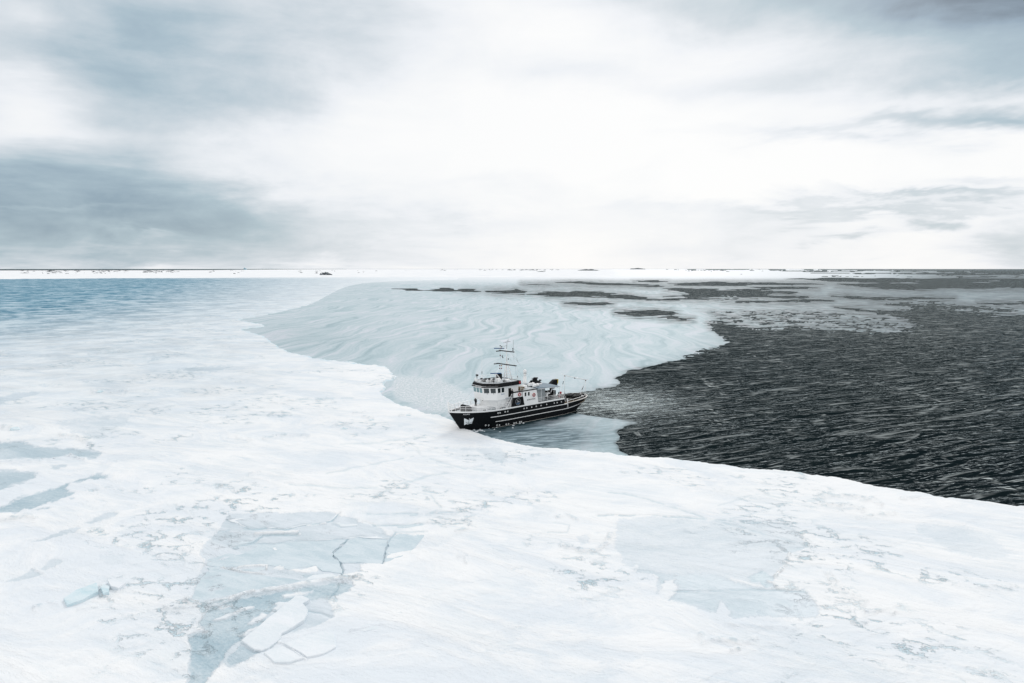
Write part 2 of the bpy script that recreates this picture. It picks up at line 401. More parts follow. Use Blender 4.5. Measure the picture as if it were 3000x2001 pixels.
def make_sea():
    """open water down to the horizon, one sheet"""
    az = np.linspace(-math.pi, math.pi, 241); rs = np.concatenate([[0.0], np.geomspace(8, 90000, 130)])
    X, Y, R, A = polar_grid(rs, az)
    m = bpy.data.materials.new('cold_dark_water'); m.use_nodes = True; t = NT(m.node_tree); p = t.n['Principled BSDF']
    co = t.node('ShaderNodeNewGeometry').outputs['Position']
    # choppy crests, roughly across the line of sight, bent by a slow warp
    wp = t.vm('ADD', co, t.vm('MULTIPLY', t.vm('SUBTRACT', t.noise(co, 0.02, 3, 0.5, color=True), (0.5, 0.5, 0.5)), (9, 9, 0)))
    c1 = t.mapv(wp, (0.020, 0.155, 1), math.radians(-26))
    c2 = t.mapv(wp, (0.075, 0.34, 1), math.radians(-15))
    c3 = t.mapv(co, (0.5, 1.5, 1), math.radians(-25))
    h1 = t.noise(c1, 1.0, 3, 0.5, 0.4); h2 = t.noise(c2, 1.0, 3, 0.55, 0.5); h3 = t.noise(c3, 1.0, 3, 0.6)
    rg = lambda h: t.sub(1.0, t.m('ABSOLUTE', t.mul(t.sub(h, 0.5), 4.0)))
    hh = t.add(t.add(t.mul(rg(h1), 1.05), t.mul(rg(h2), 0.46)), t.mul(h3, 0.10))
    nrm = t.bump(hh, 1.0, 1.0)
    # drifting slush lines and small foam, strung out along the wind, plus painted sky glints on the crests
    f1 = t.noise(t.mapv(wp, (0.16, 0.014, 1), math.radians(3)), 1.0, 4, 0.6, 0.6)
    f2 = t.noise(t.mapv(wp, (0.10, 0.35, 1), math.radians(20)), 1.0, 5, 0.7, 0.4)
    line = t.mul(t.ss(f1, 0.62, 0.69), t.ss(f2, 0.52, 0.62))
    crest = t.mul(t.ss(h1, 0.47, 0.5), t.ss(h1, 0.53, 0.5))  # crests whitened: foam, and sky glints painted into the diffuse colour
    crest = t.mul(crest, t.mul(t.ss(h2, 0.46, 0.60), 0.42))
    py0 = t.sep(co)[1]; dens = t.ss(py0, 230.0, 430.0)
    dab = t.mul(t.ss(t.noise(t.mapv(wp, (0.09, 0.62, 1), math.radians(-20)), 1.0, 4, 0.68, 0.5), t.add(0.585, t.mul(dens, -0.055)), t.add(0.64, t.mul(dens, -0.05))), t.m('MAXIMUM', t.ss(f2, 0.44, 0.62, 0.07, 0.72), t.mul(dens, 0.34)))
    crest = t.m('MAXIMUM', crest, dab)
    fo = t.m('MAXIMUM', line, crest)
    tint = t.noise(co, 0.012, 3, 0.5)
    base = t.mix(tint, (0.004, 0.009, 0.011), (0.009, 0.015, 0.017))
    t.n.remove(p)
    df = t.node('ShaderNodeBsdfDiffuse'); t.l.new(t.mix(t.mul(fo, 0.8), base, (0.60, 0.65, 0.65)), df.inputs[0])
    gl = t.node('ShaderNodeBsdfGlossy'); gl.inputs['Color'].default_value = (0.86, 0.97, 1.0, 1); gl.inputs['Roughness'].default_value = 0.10; t.l.new(nrm, gl.inputs['Normal'])
    fr = t.node('ShaderNodeFresnel'); fr.inputs[0].default_value = 1.33; t.l.new(nrm, fr.inputs['Normal'])
    px_, py_, pz_ = t.sep(co); gs = ground(1790, 1175)
    # slick, smoother water in the lee of the ice and the stern
    sl = t.m('EXPONENT', t.mul(t.add(t.m('POWER', t.mul(t.sub(px_, float(gs[0])), 1 / 15.0), 2.0), t.m('POWER', t.mul(t.sub(py_, float(gs[1])), 1 / 20.0), 2.0)), -1.0))
    fac = t.mul(t.m('POWER', fr.outputs[0], 4.8), t.add(0.72, t.mul(sl, 2.6)))
    fac = t.add(fac, t.mul(sl, t.mul(t.m('POWER', fr.outputs[0], 1.7), 1.7)))
    fac = t.m('MULTIPLY', fac, t.sub(1.0, t.mul(fo, 0.8)), clamp=True)
    ms = t.node('ShaderNodeMixShader'); t.l.new(fac, ms.inputs[0]); t.l.new(df.outputs[0], ms.inputs[1]); t.l.new(gl.outputs[0], ms.inputs[2])
    t.l.new(ms.outputs[0], t.n['Material Output'].inputs[0])
    o = grid_mesh('sea_water', X, Y, np.zeros_like(X), np.ones_like(X, bool), [m], {})
    tag(o, 'dark rippled open sea between the ice and the horizon', kind='structure')
make_sea()

def make_young_ice():
    rs = row_radii(120, 60000, 0.60); az = col_angles(math.radians(-30), math.radians(62), fine=1 / 640.0)
    X, Y, R, A = polar_grid(rs, az)
    px, py = photo(X, Y)
    wob = (fbm(X / 9, Y / 9, 4, 3) - .5) * 9 + (fbm(px / 60, py / 9, 4, 5) - .5) * 10
    scl = np.clip((py - 787) / 140, 0.12, 1.0)
    d = sdf(px, py, YOUNG, 80) + wob * scl
    cut = np.full_like(d, -60.0)
    ragged = ((fbm(px / 60, py / 1.8, 5, 11, .6) - .5) * 22) * np.clip((py - 787) / 90, 0.25, 1)
    for hpoly in HOLES: cut = np.maximum(cut, sdf(px, py, hpoly, 40))
    cut += (fbm(px / 130, py / 1.3, 4, 13, .6) - .5) * 14 * sstep(cut, -14, -2) * sstep(py, 900, 860)
    d = np.minimum(d, -(cut + ragged * 0.55))
    # broken, flecked slush where the wind tears the sheet
    fl = sdf(px, py, z6([(250, 340), (700, 330), (1100, 338), (1480, 380), (1640, 440), (1700, 480), (1560, 515), (1250, 500), (900, 476), (700, 484), (560, 468), (430, 440)]), 80)
    flm = sstep(fl, -8, 20)
    fleck = (fbm(px / 24, py / 1.9, 5, 21, .66) - .44 + .07 * sstep(px, 2300, 2000)) * 60
    d = np.where(flm > 0, np.minimum(d, d * (1 - flm) + fleck * flm + 14 * (1 - flm)), d)
    # loose flecks along the border of the open water
    far = sstep(py, 815, 795) * sstep(px, 1500, 2300)
    streak = (fbm(px / 170, py / 2.2, 4, 31, .6) - (.30 + .12 * sstep(px, 2000, 2650) + .24 * sstep(px, 2550, 2850) + .2 * sstep(py, 793, 790) * sstep(px, 2300, 2600))) * 60
    d = np.where(far > 0.02, np.minimum(d, streak + (1 - far) * 30), d)
    d = d - sstep(d, 18, 0) * sstep(px, 1900, 2050) * np.clip((sdf(px, py, YOUNG, 80) + 12) / 40 < .9, 0, 1) * (fbm(px / 26, py / 1.7, 4, 27, .65) - .42) * 44
    soft = sstep(d, 22, 1) * sstep(px, 1250, 1500) * sstep(py, 1010, 940) * np.maximum(sstep(py, 811, 822), sstep(px, 2500, 2800)) + .8 * sstep(d, 9, 1) * sstep(px, 1650, 1800) * sstep(py, 1040, 1100) * sstep(px, 1700, 1850)
    zz = 0.035 * np.tanh(d / 3.0)
    thin = np.exp(-(((px - 1540) / 230) ** 2 + ((py - 1280) / 46) ** 2)) * 1.35 + 0.30 * np.exp(-np.maximum(d, 0) / 14) * sstep(py, 930, 1000)  # first term paints the ship's dark reflection into the ice; second thins the edges
    thin += 0.12 * np.exp(-(((px - 880) / 190) ** 2 + ((py - 990) / 55) ** 2)) + .25 * np.exp(-(((px - 2450) / 420) ** 2 + ((py - 870) / 22) ** 2))
    thin += .20 * sstep(px, 1900, 2700) * sstep(py, 900, 850)
    zs = lambda p: Z(1280, 970, 4.898, p)
    black = sstep(sdf(px, py, zs([(640, 1400), (1000, 1360), (1400, 1250), (2010, 1080), (2120, 1085), (2095, 1138), (1960, 1195), (1800, 1232), (1640, 1268), (1400, 1318), (1200, 1352), (1000, 1385), (800, 1402)]), 40) + (fbm(px / 30, py / 4, 4, 29, .6) - .5) * 14, -5, 5)  # ship's dark reflection and open water beside the hull, painted into the colour
    black += .55 * sstep(sdf(px, py, zs([(420, 1440), (900, 1390), (1400, 1290), (2050, 1140), (2050, 1190), (1700, 1320), (1300, 1400), (800, 1480), (600, 1490)]), 40) + (fbm(px / 24, py / 3.5, 4, 33, .6) - .5) * 22, -7, 9)
    crumb = sstep(sdf(px, py, FV([(905, 858), (1010, 865), (1085, 905), (1095, 960), (1000, 950), (905, 915), (895, 890)]), 60), -4, 14)
    rip = sstep(fl, -25, 25)
    grey = np.maximum(np.maximum(.70 * rip, sstep(px, 1900, 2500) * np.maximum(sstep(py, 811, 832), sstep(px, 2550, 2850)) * .95), .55 * sstep(px, 1350, 1800) * np.exp(-((py - 838) / 9) ** 2))
    pale = sstep(py, 838, 804) * sstep(px, 2900, 2100)  # far ice whitens; sun glare under the horizon is painted in here
    m = bpy.data.materials.new('grease_ice'); m.use_nodes = True; t = NT(m.node_tree); p = t.n['Principled BSDF']
    co = t.node('ShaderNodeNewGeometry').outputs['Position']
    def warp(v, sc, amp, det=3):
        return t.vm('ADD', v, t.vm('MULTIPLY', t.vm('SUBTRACT', t.noise(v, sc, det, 0.5, color=True), (0.5, 0.5, 0.5)), (amp, amp, 0)))
    q = t.vm('MULTIPLY', co, (1.0, 0.36, 1.0))            # drawn out along the drift, away from the viewer
    q = warp(q, 0.020, 62, 2); q = warp(q, 0.075, 14, 3)
    b1 = t.noise(t.mapv(q, (0.21, 0.030, 1), math.radians(22)), 1.0, 4, 0.5)
    b2 = t.noise(t.mapv(q, (0.75, 0.06, 1), math.radians(22)), 1.0, 4, 0.6)
    b3 = t.noise(t.vm('MULTIPLY', co, (1.0, 0.3, 1.0)), 0.016, 3, 0.5)
    sw = t.add(t.add(t.mul(t.sub(b1, 0.5), 1.9), t.mul(t.sub(b2, 0.5), 0.7)), t.mul(t.sub(b3, 0.5), 0.45))
    gr = t.sub(t.noise(t.mapv(co, (0.5, 0.5, 1)), 1.5, 4, 0.7), 0.5)
    v = t.add(t.add(0.44, sw), t.mul(gr, 0.80))
    c = t.ramp(v, [(0.0, (0.34, 0.45, 0.49)), (0.28, (0.44, 0.545, 0.585)), (0.5, (0.515, 0.595, 0.635)), (0.75, (0.585, 0.63, 0.685)), (1.0, (0.68, 0.70, 0.755))])
    cb = t.ss(t.noise(co, 1.1, 4, 0.75), 0.47, 0.56)
    c = t.mix(t.mul(t.attr('crumb'), 0.9), c, t.mix(cb, (0.55, 0.635, 0.665), (0.80, 0.82, 0.86)))
    c = t.mix(t.attr('pale'), c, (0.82, 0.84, 0.87))
    fr = t.noise(t.mapv(co, (0.20, 0.9, 1), math.radians(-14)), 1.0, 4, 0.65, 0.6)
    fg = t.noise(t.mapv(co, (0.055, 0.035, 1), math.radians(-8)), 1.0, 6, 0.68, 0.5)
    c = t.mix(t.mul(t.attr('grey'), t.ss(fg, 0.64, 0.40, 0.45, 1.0)), c, (0.17, 0.21, 0.23))
    dk = t.mix(t.ss(fr, 0.40, 0.66), (0.055, 0.105, 0.13), (0.30, 0.39, 0.44))
    c = t.mix(t.m('MINIMUM', t.attr('thin'), 0.95), c, dk)  # thin edges, and the ship's dark reflection painted into the colour
    sf = t.noise(t.mapv(co, (0.05, 0.16, 1), math.radians(-8)), 1.0, 6, 0.72, 0.4)
    c = t.mix(t.m('MULTIPLY', t.attr('soft'), t.ss(sf, 0.30, 0.62, 1.25, 0.10), clamp=True), c, (0.035, 0.048, 0.053))
    c = t.mix(t.m('MULTIPLY', t.attr('black'), t.add(.62, t.mul(fr, .7)), clamp=True), c, (0.022, 0.042, 0.05))
    t.l.new(c, p.inputs['Base Color'])
    hgt = t.add(t.mul(t.noise(t.mapv(co, (0.35, 1.0, 1)), 0.9, 4, 0.6), 0.05), t.mul(cb, t.mul(t.attr('crumb'), 0.06)))
    t.l.new(t.bump(hgt, 0.9, 1.0), p.inputs['Normal'])
    p.inputs['Roughness'].default_value = 0.65; t.l.new(t.m('MULTIPLY_ADD', t.m('MINIMUM', t.attr('black'), 1.0), -0.10, 0.10), p.inputs['Specular IOR Level'])
    o = grid_mesh('young_ice', X, Y, zz, d > -6, [m], dict(thin=thin, crumb=crumb, pale=pale, black=black, grey=grey, soft=np.clip(soft, 0, 1)))
    tag(o, 'thin grey swirling young ice floating on the sea', kind='structure')
make_young_ice()

# ------------------------------------------------------------------ snow covered fast ice
zA = lambda p: Z(0, 1300, 2347 / 750., p); zB = lambda p: Z(500, 1500, 2347 / 750., p); zC = lambda p: Z(1750, 1450, 2347 / 750., p)
zD = lambda p: Z(2250, 1350, 2347 / 750., p); zE = lambda p: Z(1200, 1300, 2347 / 750., p); zL = lambda p: Z(0, 900, 2.351, p); z7 = lambda p: Z(700, 950, 2347 / 750., p)
BARE = [(zA([(-300, -10), (0, -5), (200, -2), (400, 45), (700, 60), (900, 80), (925, 100), (880, 150), (800, 160), (620, 135), (530, 150), (300, 165), (0, 175), (-300, 180)]), .85, 1.0),
    (zA([(-400, 250), (0, 255), (180, 258), (345, 290), (300, 350), (230, 375), (0, 450), (-400, 560)]), .85, 1.0),
    (zA([(-300, 720), (0, 590), (150, 540), (400, 455), (600, 390), (800, 330), (900, 290), (1010, 300), (980, 345), (880, 360), (840, 345), (760, 370), (700, 390), (640, 400), (610, 440), (690, 465), (620, 520), (500, 550), (400, 580), (300, 640), (230, 625), (140, 660), (0, 640), (-300, 800)]), 1.0, 1.0),
    (zA([(340, 655), (430, 610), (500, 605), (460, 630)]), .9, .6), (zA([(640, 520), (710, 515), (690, 540), (650, 550)]), .8, .5), (zA([(450, 205), (620, 208), (600, 240), (480, 250)]), .8, .6),
    (zA([(720, 750), (870, 700), (1000, 640), (1090, 660), (1060, 690), (850, 765)]), .55, .8), (zA([(260, 930), (400, 890), (560, 820), (700, 785), (750, 800), (700, 840), (550, 880), (300, 940)]), .6, .8),
    (zA([(30, 1290), (180, 1230), (300, 1160), (390, 1220), (330, 1250), (150, 1290)]), .5, .8), (zA([(430, 1120), (470, 1075), (600, 1090), (540, 1140), (420, 1190), (360, 1180)]), .45, .8),
    (zA([(880, 1040), (1150, 1030), (1180, 1120), (980, 1160)]), .25, 1.5),
    (zL([(350, 800), (450, 770), (700, 745), (900, 735), (990, 760), (850, 850), (650, 930), (500, 900), (400, 850)]), .40, 4.5), (zL([(1200, 425), (1500, 405), (1640, 412), (1500, 460), (1300, 466)]), .55, 1.5),
    (zL([(1260, 345), (1500, 330), (1640, 340), (1450, 360)]), .35, 1.5), (zL([(-100, 640), (100, 600), (290, 590), (250, 620), (-50, 690)]), .65, 1.0), (zL([(440, 735), (600, 700), (660, 698), (560, 725)]), .65, .8),
    (zL([(990, 385), (1050, 365), (1110, 362), (1050, 385)]), .6, .6), (zL([(200, 550), (300, 540), (440, 545), (300, 560)]), .5, .7),
    (zB([(520, 40), (900, 20), (1480, 20), (1700, 90), (1900, 150), (2050, 250), (1960, 480), (1750, 500), (1760, 580), (1600, 610), (1680, 690), (1600, 770), (1450, 830), (1500, 1000), (1350, 1080), (1020, 1170), (960, 1270), (760, 1370), (540, 1470), (480, 1430), (420, 1480), (370, 1530), (300, 1640), (120, 1700), (160, 1450), (180, 1170), (330, 1120), (250, 1080), (300, 920), (170, 850), (220, 700), (260, 600), (320, 480), (250, 400), (380, 280), (430, 210)]), .60, 1.0),
    (zB([(160, 1640), (180, 1180), (330, 1130), (260, 1060), (310, 920), (520, 840), (1100, 730), (1550, 660), (1680, 700), (1600, 770), (1440, 830), (1200, 830), (1000, 930), (650, 1230), (520, 1330), (430, 1470), (300, 1640)]), .97, 1.2),
    (zB([(1190, 820), (1280, 790), (1480, 740), (1500, 800), (1400, 830), (1270, 850)]), .9, .5), (zB([(660, 1250), (780, 1310), (840, 1320), (690, 1400), (540, 1450), (500, 1380)]), .85, .6),
    (zB([(1200, 600), (1400, 575), (1390, 600), (1230, 640)]), .85, .4),
    (zC([(200, 235), (500, 222), (950, 245), (1350, 280), (1720, 265), (1860, 390), (1950, 520), (1830, 560), (1760, 600), (1690, 690), (1610, 780), (1620, 890), (1720, 905), (1890, 890), (1990, 990), (2060, 1150), (1850, 1170), (1450, 1130), (1380, 1165), (1230, 1175), (1180, 1090), (1118, 1015), (1085, 1060), (1080, 1135), (950, 1110), (800, 1060), (640, 1000), (700, 900), (750, 800), (620, 780), (560, 940), (530, 930), (540, 770), (350, 740), (220, 640), (150, 500), (160, 380)]), .44, 1.3),
    (zC([(370, 690), (620, 740), (1000, 740), (1080, 730), (1350, 850), (1560, 890), (1890, 900), (1990, 990), (2060, 1150), (1400, 1165), (1230, 1175), (1118, 1015), (1080, 1120), (640, 1000), (740, 850), (560, 830), (540, 770), (350, 740)]), .76, 1.6),
    (zC([(1350, 780), (1500, 700), (1620, 770), (1620, 880), (1530, 880)]), .92, .8), (zC([(1690, 510), (1930, 515), (1830, 560), (1740, 580)]), .8, .6), (zC([(1350, 272), (1700, 258), (1720, 268), (1400, 285)]), .85, .4),
    (zD([(1340, 680), (1380, 600), (1800, 620), (2050, 690), (2150, 800), (2300, 890), (2000, 940), (1700, 880), (1500, 760)]), .36, 2.0), (zD([(2000, 1000), (2200, 960), (2400, 1020), (2200, 1050)]), .25, 2),
    (zD([(480, 460), (600, 420), (900, 440), (860, 490), (600, 500)]), .3, 1.5),
    (zE([(400, 60), (550, 42), (830, 60), (900, 130), (880, 220), (750, 200), (620, 90), (500, 90)]), .50, 1.6), (zE([(740, 1000), (860, 1000), (1050, 1080), (900, 1110), (750, 1080)]), .22, 1.5),
    (zE([(1510, 870), (1640, 850), (1640, 950), (1560, 970)]), .40, 1.2), (zE([(-300, 850), (0, 850), (460, 860), (380, 940), (100, 1000), (-300, 960)]), .26, 1.5), (zE([(1110, 590), (1230, 555), (1360, 620), (1300, 700), (1100, 720)]), .24, 1.5),
    (zE([(930, 1180), (1060, 1160), (1040, 1190), (940, 1200)]), .35, .6), (zE([(870, 380), (960, 390), (1080, 470), (930, 500)]), .18, 1), (zE([(-300, 680), (120, 660), (480, 640), (400, 720), (-300, 700)]), .3, 1)]
CRACKS = [(zB([(520, 90), (600, 120), (720, 180), (800, 185), (900, 172), (1060, 180), (1200, 150), (1300, 140), (1420, 115), (1480, 100), (1550, 25)]), 1.0), (zB([(430, 210), (540, 195), (720, 180)]), .6),
    (zB([(600, 350), (750, 310), (850, 248), (1000, 235), (1150, 240), (1180, 215)]), .8), (zB([(750, 312), (950, 318), (1100, 288), (1300, 292), (1500, 280), (1630, 272), (1720, 255), (2000, 275), (2080, 280)]), .7),
    (zB([(1630, 272), (1560, 340), (1490, 400), (1492, 430), (1560, 495), (1582, 560), (1575, 610)]), 1.0), (zB([(2070, 210), (2010, 265), (1975, 350), (1945, 490)]), .9), (zB([(1480, 130), (1560, 160), (1700, 148)]), .5),
    (zB([(1750, 30), (1850, 45), (2351, 40)]), .6), (zB([(1780, 110), (1870, 150), (2100, 148), (2351, 130)]), .8), (zB([(2060, 210), (2351, 205)]), .5), (zB([(1540, 690), (1500, 770), (1450, 830)]), .7),
    (zB([(170, 850), (300, 872), (390, 875), (520, 840)]), 1.0), (zB([(1250, 935), (1380, 955), (1470, 1000)]), .8),
    (zC([(0, 222), (150, 212), (450, 215), (700, 228), (940, 240), (1350, 275), (1500, 270)]), .75), (zC([(100, 0), (250, 18), (500, 80), (820, 180), (1000, 240), (1300, 315), (1500, 378)]), .55), (zC([(1500, 380), (1700, 430), (1940, 510)]), .35),
    (zC([(700, 905), (1000, 900), (1400, 895), (1700, 908), (1900, 915)]), .6), (zC([(1100, 265), (1400, 205), (1650, 130), (1780, 85), (2030, 75)]), .4), (zC([(1100, 130), (1400, 30), (1520, 15), (1700, 60), (2030, 75)]), .3),
    (zE([(0, 680), (130, 665), (480, 640)]), .6), (zE([(-100, 790), (100, 770), (330, 745)]), .8), (zE([(200, 500), (240, 560), (290, 605)]), .5), (zE([(0, 460), (200, 495)]), .4), (zE([(240, 185), (500, 245), (720, 265), (940, 300)]), .5),
    (zE([(0, 375), (200, 310), (330, 290)]), .4), (zE([(520, 250), (700, 215), (850, 190)]), .4), (zE([(60, 80), (100, 130), (240, 180), (260, 225), (400, 240)]), .35), (zE([(1270, 840), (1450, 845), (1460, 775), (1320, 750)]), .35),
    (z7([(420, 1490), (640, 1500), (1000, 1530), (1180, 1525), (1500, 1480), (1720, 1410)]), .45), (z7([(800, 1385), (940, 1370), (1100, 1330), (1400, 1270), (1600, 1235)]), .45), (z7([(930, 1115), (1200, 1110), (1500, 1070), (1700, 1050)]), .35),
    (z7([(530, 705), (650, 705), (800, 690), (1040, 690)]), .5), (z7([(1280, 1170), (1400, 1120), (1560, 1110), (1640, 1160), (1650, 1210)]), .3),
    (zA([(200, 505), (290, 485), (370, 465)]), .9), (zL([(390, 428), (500, 430)]), .5)]
RIDGES = [(zB([(150, 840), (300, 890), (400, 862), (520, 835), (700, 770), (900, 745), (1100, 715), (1300, 675), (1550, 632), (1750, 625)]), 5.5, .50), (zB([(460, 530), (640, 570), (760, 583), (860, 600)]), 2.0, .22), (zB([(620, 540), (750, 522), (885, 517), (880, 550)]), 2.2, .22),
    (zB([(780, 230), (950, 220), (1170, 205), (1180, 230)]), 3.5, .28), (zB([(1250, 150), (1330, 138), (1420, 125)]), 2.5, .25), (zB([(2070, 215), (2351, 200)]), 2.5, .2),
    (zB([(-50, 900), (120, 920), (300, 900)]), 5, .3), (zB([(1650, 1130), (1850, 1075), (2000, 1080)]), 4, .25), (zB([(990, 1240), (1060, 1260), (1160, 1340), (1240, 1390)]), 3.5, .25),
    (zA([(-100, 740), (60, 715), (250, 690), (320, 700)]), 6, .5), (zA([(920, 1340), (930, 1420), (1000, 1450)]), 5, .3), (zA([(1010, 1380), (1090, 1390), (1160, 1345)]), 5, .35), (zA([(330, 1540), (450, 1490), (540, 1500)]), 6, .3), (zA([(720, 1560), (820, 1525), (890, 1520)]), 4, .3),
    (zA([(0, 180), (250, 175), (530, 155), (650, 130), (780, 165)]), 4, .35), (zA([(940, 200), (1080, 180), (1300, 140), (1500, 125)]), 4, .25),
    (z7([(240, 1060), (330, 1040), (500, 1035), (630, 1040)]), 4.5, .5), (z7([(880, 940), (950, 960), (1040, 965)]), 6, .6), (z7([(0, 1055), (60, 1080), (120, 1080)]), 6, .5), (z7([(300, 830), (420, 850), (480, 850)]), 4, .35), (z7([(1060, 830), (1150, 815)]), 3.5, .4),
    (z7([(1150, 870), (1220, 880)]), 4, .5), (z7([(1480, 850), (1570, 838)]), 4, .45), (z7([(1640, 790), (1760, 810), (1850, 850)]), 4, .45),
    (zL([(650, 595), (700, 585), (780, 592), (870, 592)]), 5, .7), (zL([(870, 592), (1000, 585), (1180, 575)]), 3, .35), (zL([(30, 840), (100, 845), (150, 855)]), 6, .7), (zL([(430, 890), (530, 900), (640, 960)]), 6, .6), (zL([(620, 330), (720, 328), (820, 312)]), 3, .4), (zL([(210, 552), (300, 545), (430, 543)]), 3, .4),
    (zD([(480, 330), (700, 350), (950, 380), (1020, 440)]), 7, .5), (zD([(560, 430), (700, 425), (820, 450), (870, 480)]), 6, .45), (zD([(1230, 375), (1370, 365)]), 4, .35), (zD([(830, 560), (1000, 530), (1150, 510)]), 5, .3), (zD([(900, 1420), (1060, 1395), (1150, 1420)]), 6, .35), (zD([(780, 1510), (890, 1520)]), 5, .4),
    (zD([(0, 1140), (60, 1160), (80, 1210), (180, 1215)]), 3.5, .3), (zD([(200, 880), (150, 1000), (60, 1090)]), 4, .3), (zD([(1600, 1100), (1900, 1180), (2200, 1200)]), 9, .3), (zD([(540, 1050), (620, 1180), (800, 1290), (870, 1330)]), 8, .35),
    (zC([(950, 1330), (980, 1390), (1120, 1370), (1350, 1390), (1440, 1360)]), 8, .4), (zC([(1200, 1230), (1480, 1240), (1800, 1260)]), 7, .25), (zC([(1230, 1470), (1290, 1460)]), 4, .4),
    (zE([(1360, 700), (1450, 680), (1530, 730)]), 5, .35), (zE([(380, 735), (540, 720), (550, 790), (430, 830)]), 5, .3), (zE([(460, 1070), (520, 1050), (520, 1120)]), 4, .35), (zE([(1400, 960), (1600, 1010), (1700, 1020), (1790, 960), (1850, 860)]), 6, .35)]

def ice_material():
    m = bpy.data.materials.new('snow_and_bare_ice'); m.use_nodes = True; t = NT(m.node_tree); p = t.n['Principled BSDF']
    co = t.node('ShaderNodeNewGeometry').outputs['Position']
    bare, blue, crack = t.attr('bare'), t.attr('blue'), t.attr('crack')
    wd = math.radians(-64)                      # the wind that packed the snow
    st = t.noise(t.mapv(co, (0.75, 0.10, 1), wd), 1.0, 5, 0.62, 0.5)
    st2 = t.noise(t.mapv(co, (0.16, 0.03, 1), wd), 1.0, 4, 0.6, 0.4)
    gr = t.noise(co, 2.4, 4, 0.7)
    pat = t.noise(co, 0.05, 4, 0.55)
    st3 = t.noise(t.mapv(co, (0.10, 0.045, 1), wd), 1.0, 7, 0.68, 0.8)
    snow = t.mix(t.ss(st3, 0.36, 0.60), (0.755, 0.80, 0.845), (0.875, 0.885, 0.893))
    # broken, frosted crust in loose fields
    vo = t.node('ShaderNodeTexVoronoi', feature='DISTANCE_TO_EDGE'); t.l.new(t.vm('ADD', t.mapv(co, (0.55, 0.30, 1), wd), t.noise(co, 1.1, 4, 0.7, color=True)), vo.inputs['Vector']); vo.inputs['Scale'].default_value = 0.75
    fld = t.ss(t.noise(co, 0.035, 4, 0.6), 0.50, 0.60)
    chip = t.mul(t.mul(t.ss(vo.outputs['Distance'], 0.10, 0.02), t.ss(t.noise(co, 0.35, 4, 0.7), 0.46, 0.58)), fld)
    snow = t.mix(t.mul(chip, 0.85), snow, (0.52, 0.67, 0.74))
    snow = t.mix(t.mul(t.ss(pat, 0.44, 0.64), t.mul(t.ss(st, 0.60, 0.40), 0.36)), snow, (0.64, 0.715, 0.77))
    ds = t.noise(t.mapv(co, (0.9, 0.07, 1), wd), 1.0, 5, 0.7, 0.6); dm_ = t.noise(co, 0.018, 3, 0.5)
    snow = t.mix(t.mul(t.ss(ds, 0.56, 0.68), t.ss(dm_, 0.42, 0.62, 0.03, 0.42)), snow, (0.56, 0.66, 0.735))
    icec = t.mix(t.ss(t.add(t.mul(st3, 0.6), t.mul(st, 0.4)), 0.34, 0.62), (0.54, 0.625, 0.68), (0.71, 0.765, 0.815))
    deep = t.mix(t.ss(t.add(t.mul(st3, 0.65), t.mul(gr, 0.35)), 0.38, 0.60), (0.38, 0.505, 0.575), (0.58, 0.67, 0.72))
    icec = t.mix(t.ss(bare, 0.66, 0.98), icec, deep)
    bb = t.add(bare, t.add(t.mul(t.sub(st, 0.5), 0.42), t.mul(t.sub(gr, 0.5), 0.34)))
    c = t.mix(t.mul(t.ss(bb, 0.10, 0.62), t.ss(bare, 0.0, 0.12)), snow, icec)
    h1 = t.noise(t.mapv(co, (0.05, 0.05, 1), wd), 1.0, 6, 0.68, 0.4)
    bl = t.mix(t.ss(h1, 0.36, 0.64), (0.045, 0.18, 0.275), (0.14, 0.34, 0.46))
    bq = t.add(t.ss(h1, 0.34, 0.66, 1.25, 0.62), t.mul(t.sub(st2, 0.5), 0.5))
    c = t.mix(t.m('MULTIPLY', blue, bq, clamp=True), c, bl)  # cloud shade over the far ice, painted into the colour as blue
    c = t.mix(t.mul(crack, 0.7), c, (0.36, 0.52, 0.59))
    c = t.mix(t.mul(t.attr('rim'), t.ss(t.noise(co, 0.5, 4, 0.7), 0.40, 0.62, 0.15, 0.75)), c, (0.46, 0.66, 0.74))
    t.l.new(c, p.inputs['Base Color'])
    hgt = t.add(t.add(t.mul(st, 0.10), t.mul(gr, 0.05)), t.add(t.mul(st3, 0.55), t.mul(chip, -0.12)))
    t.l.new(t.bump(hgt, 1.0, 1.25), p.inputs['Normal'])
    t.l.new(t.ss(bare, 0.2, 0.9, 0.85, 0.42), p.inputs['Roughness']); p.inputs['Specular IOR Level'].default_value = 0.22
    return m
ICE = ice_material()

def fast_fields(X, Y):
    px, py = photo(X, Y)
    scl = np.clip((py - 787) / 260, 0.10, 1.0)
    wob = ((fbm(X / 3.2, Y / 3.2, 5, 41, .6) - .5) * 11 + (fbm(X / 14, Y / 14, 3, 45) - .5) * 8) * scl
    d = sdf(px, py, FAST, 120) + wob
    return px, py, d

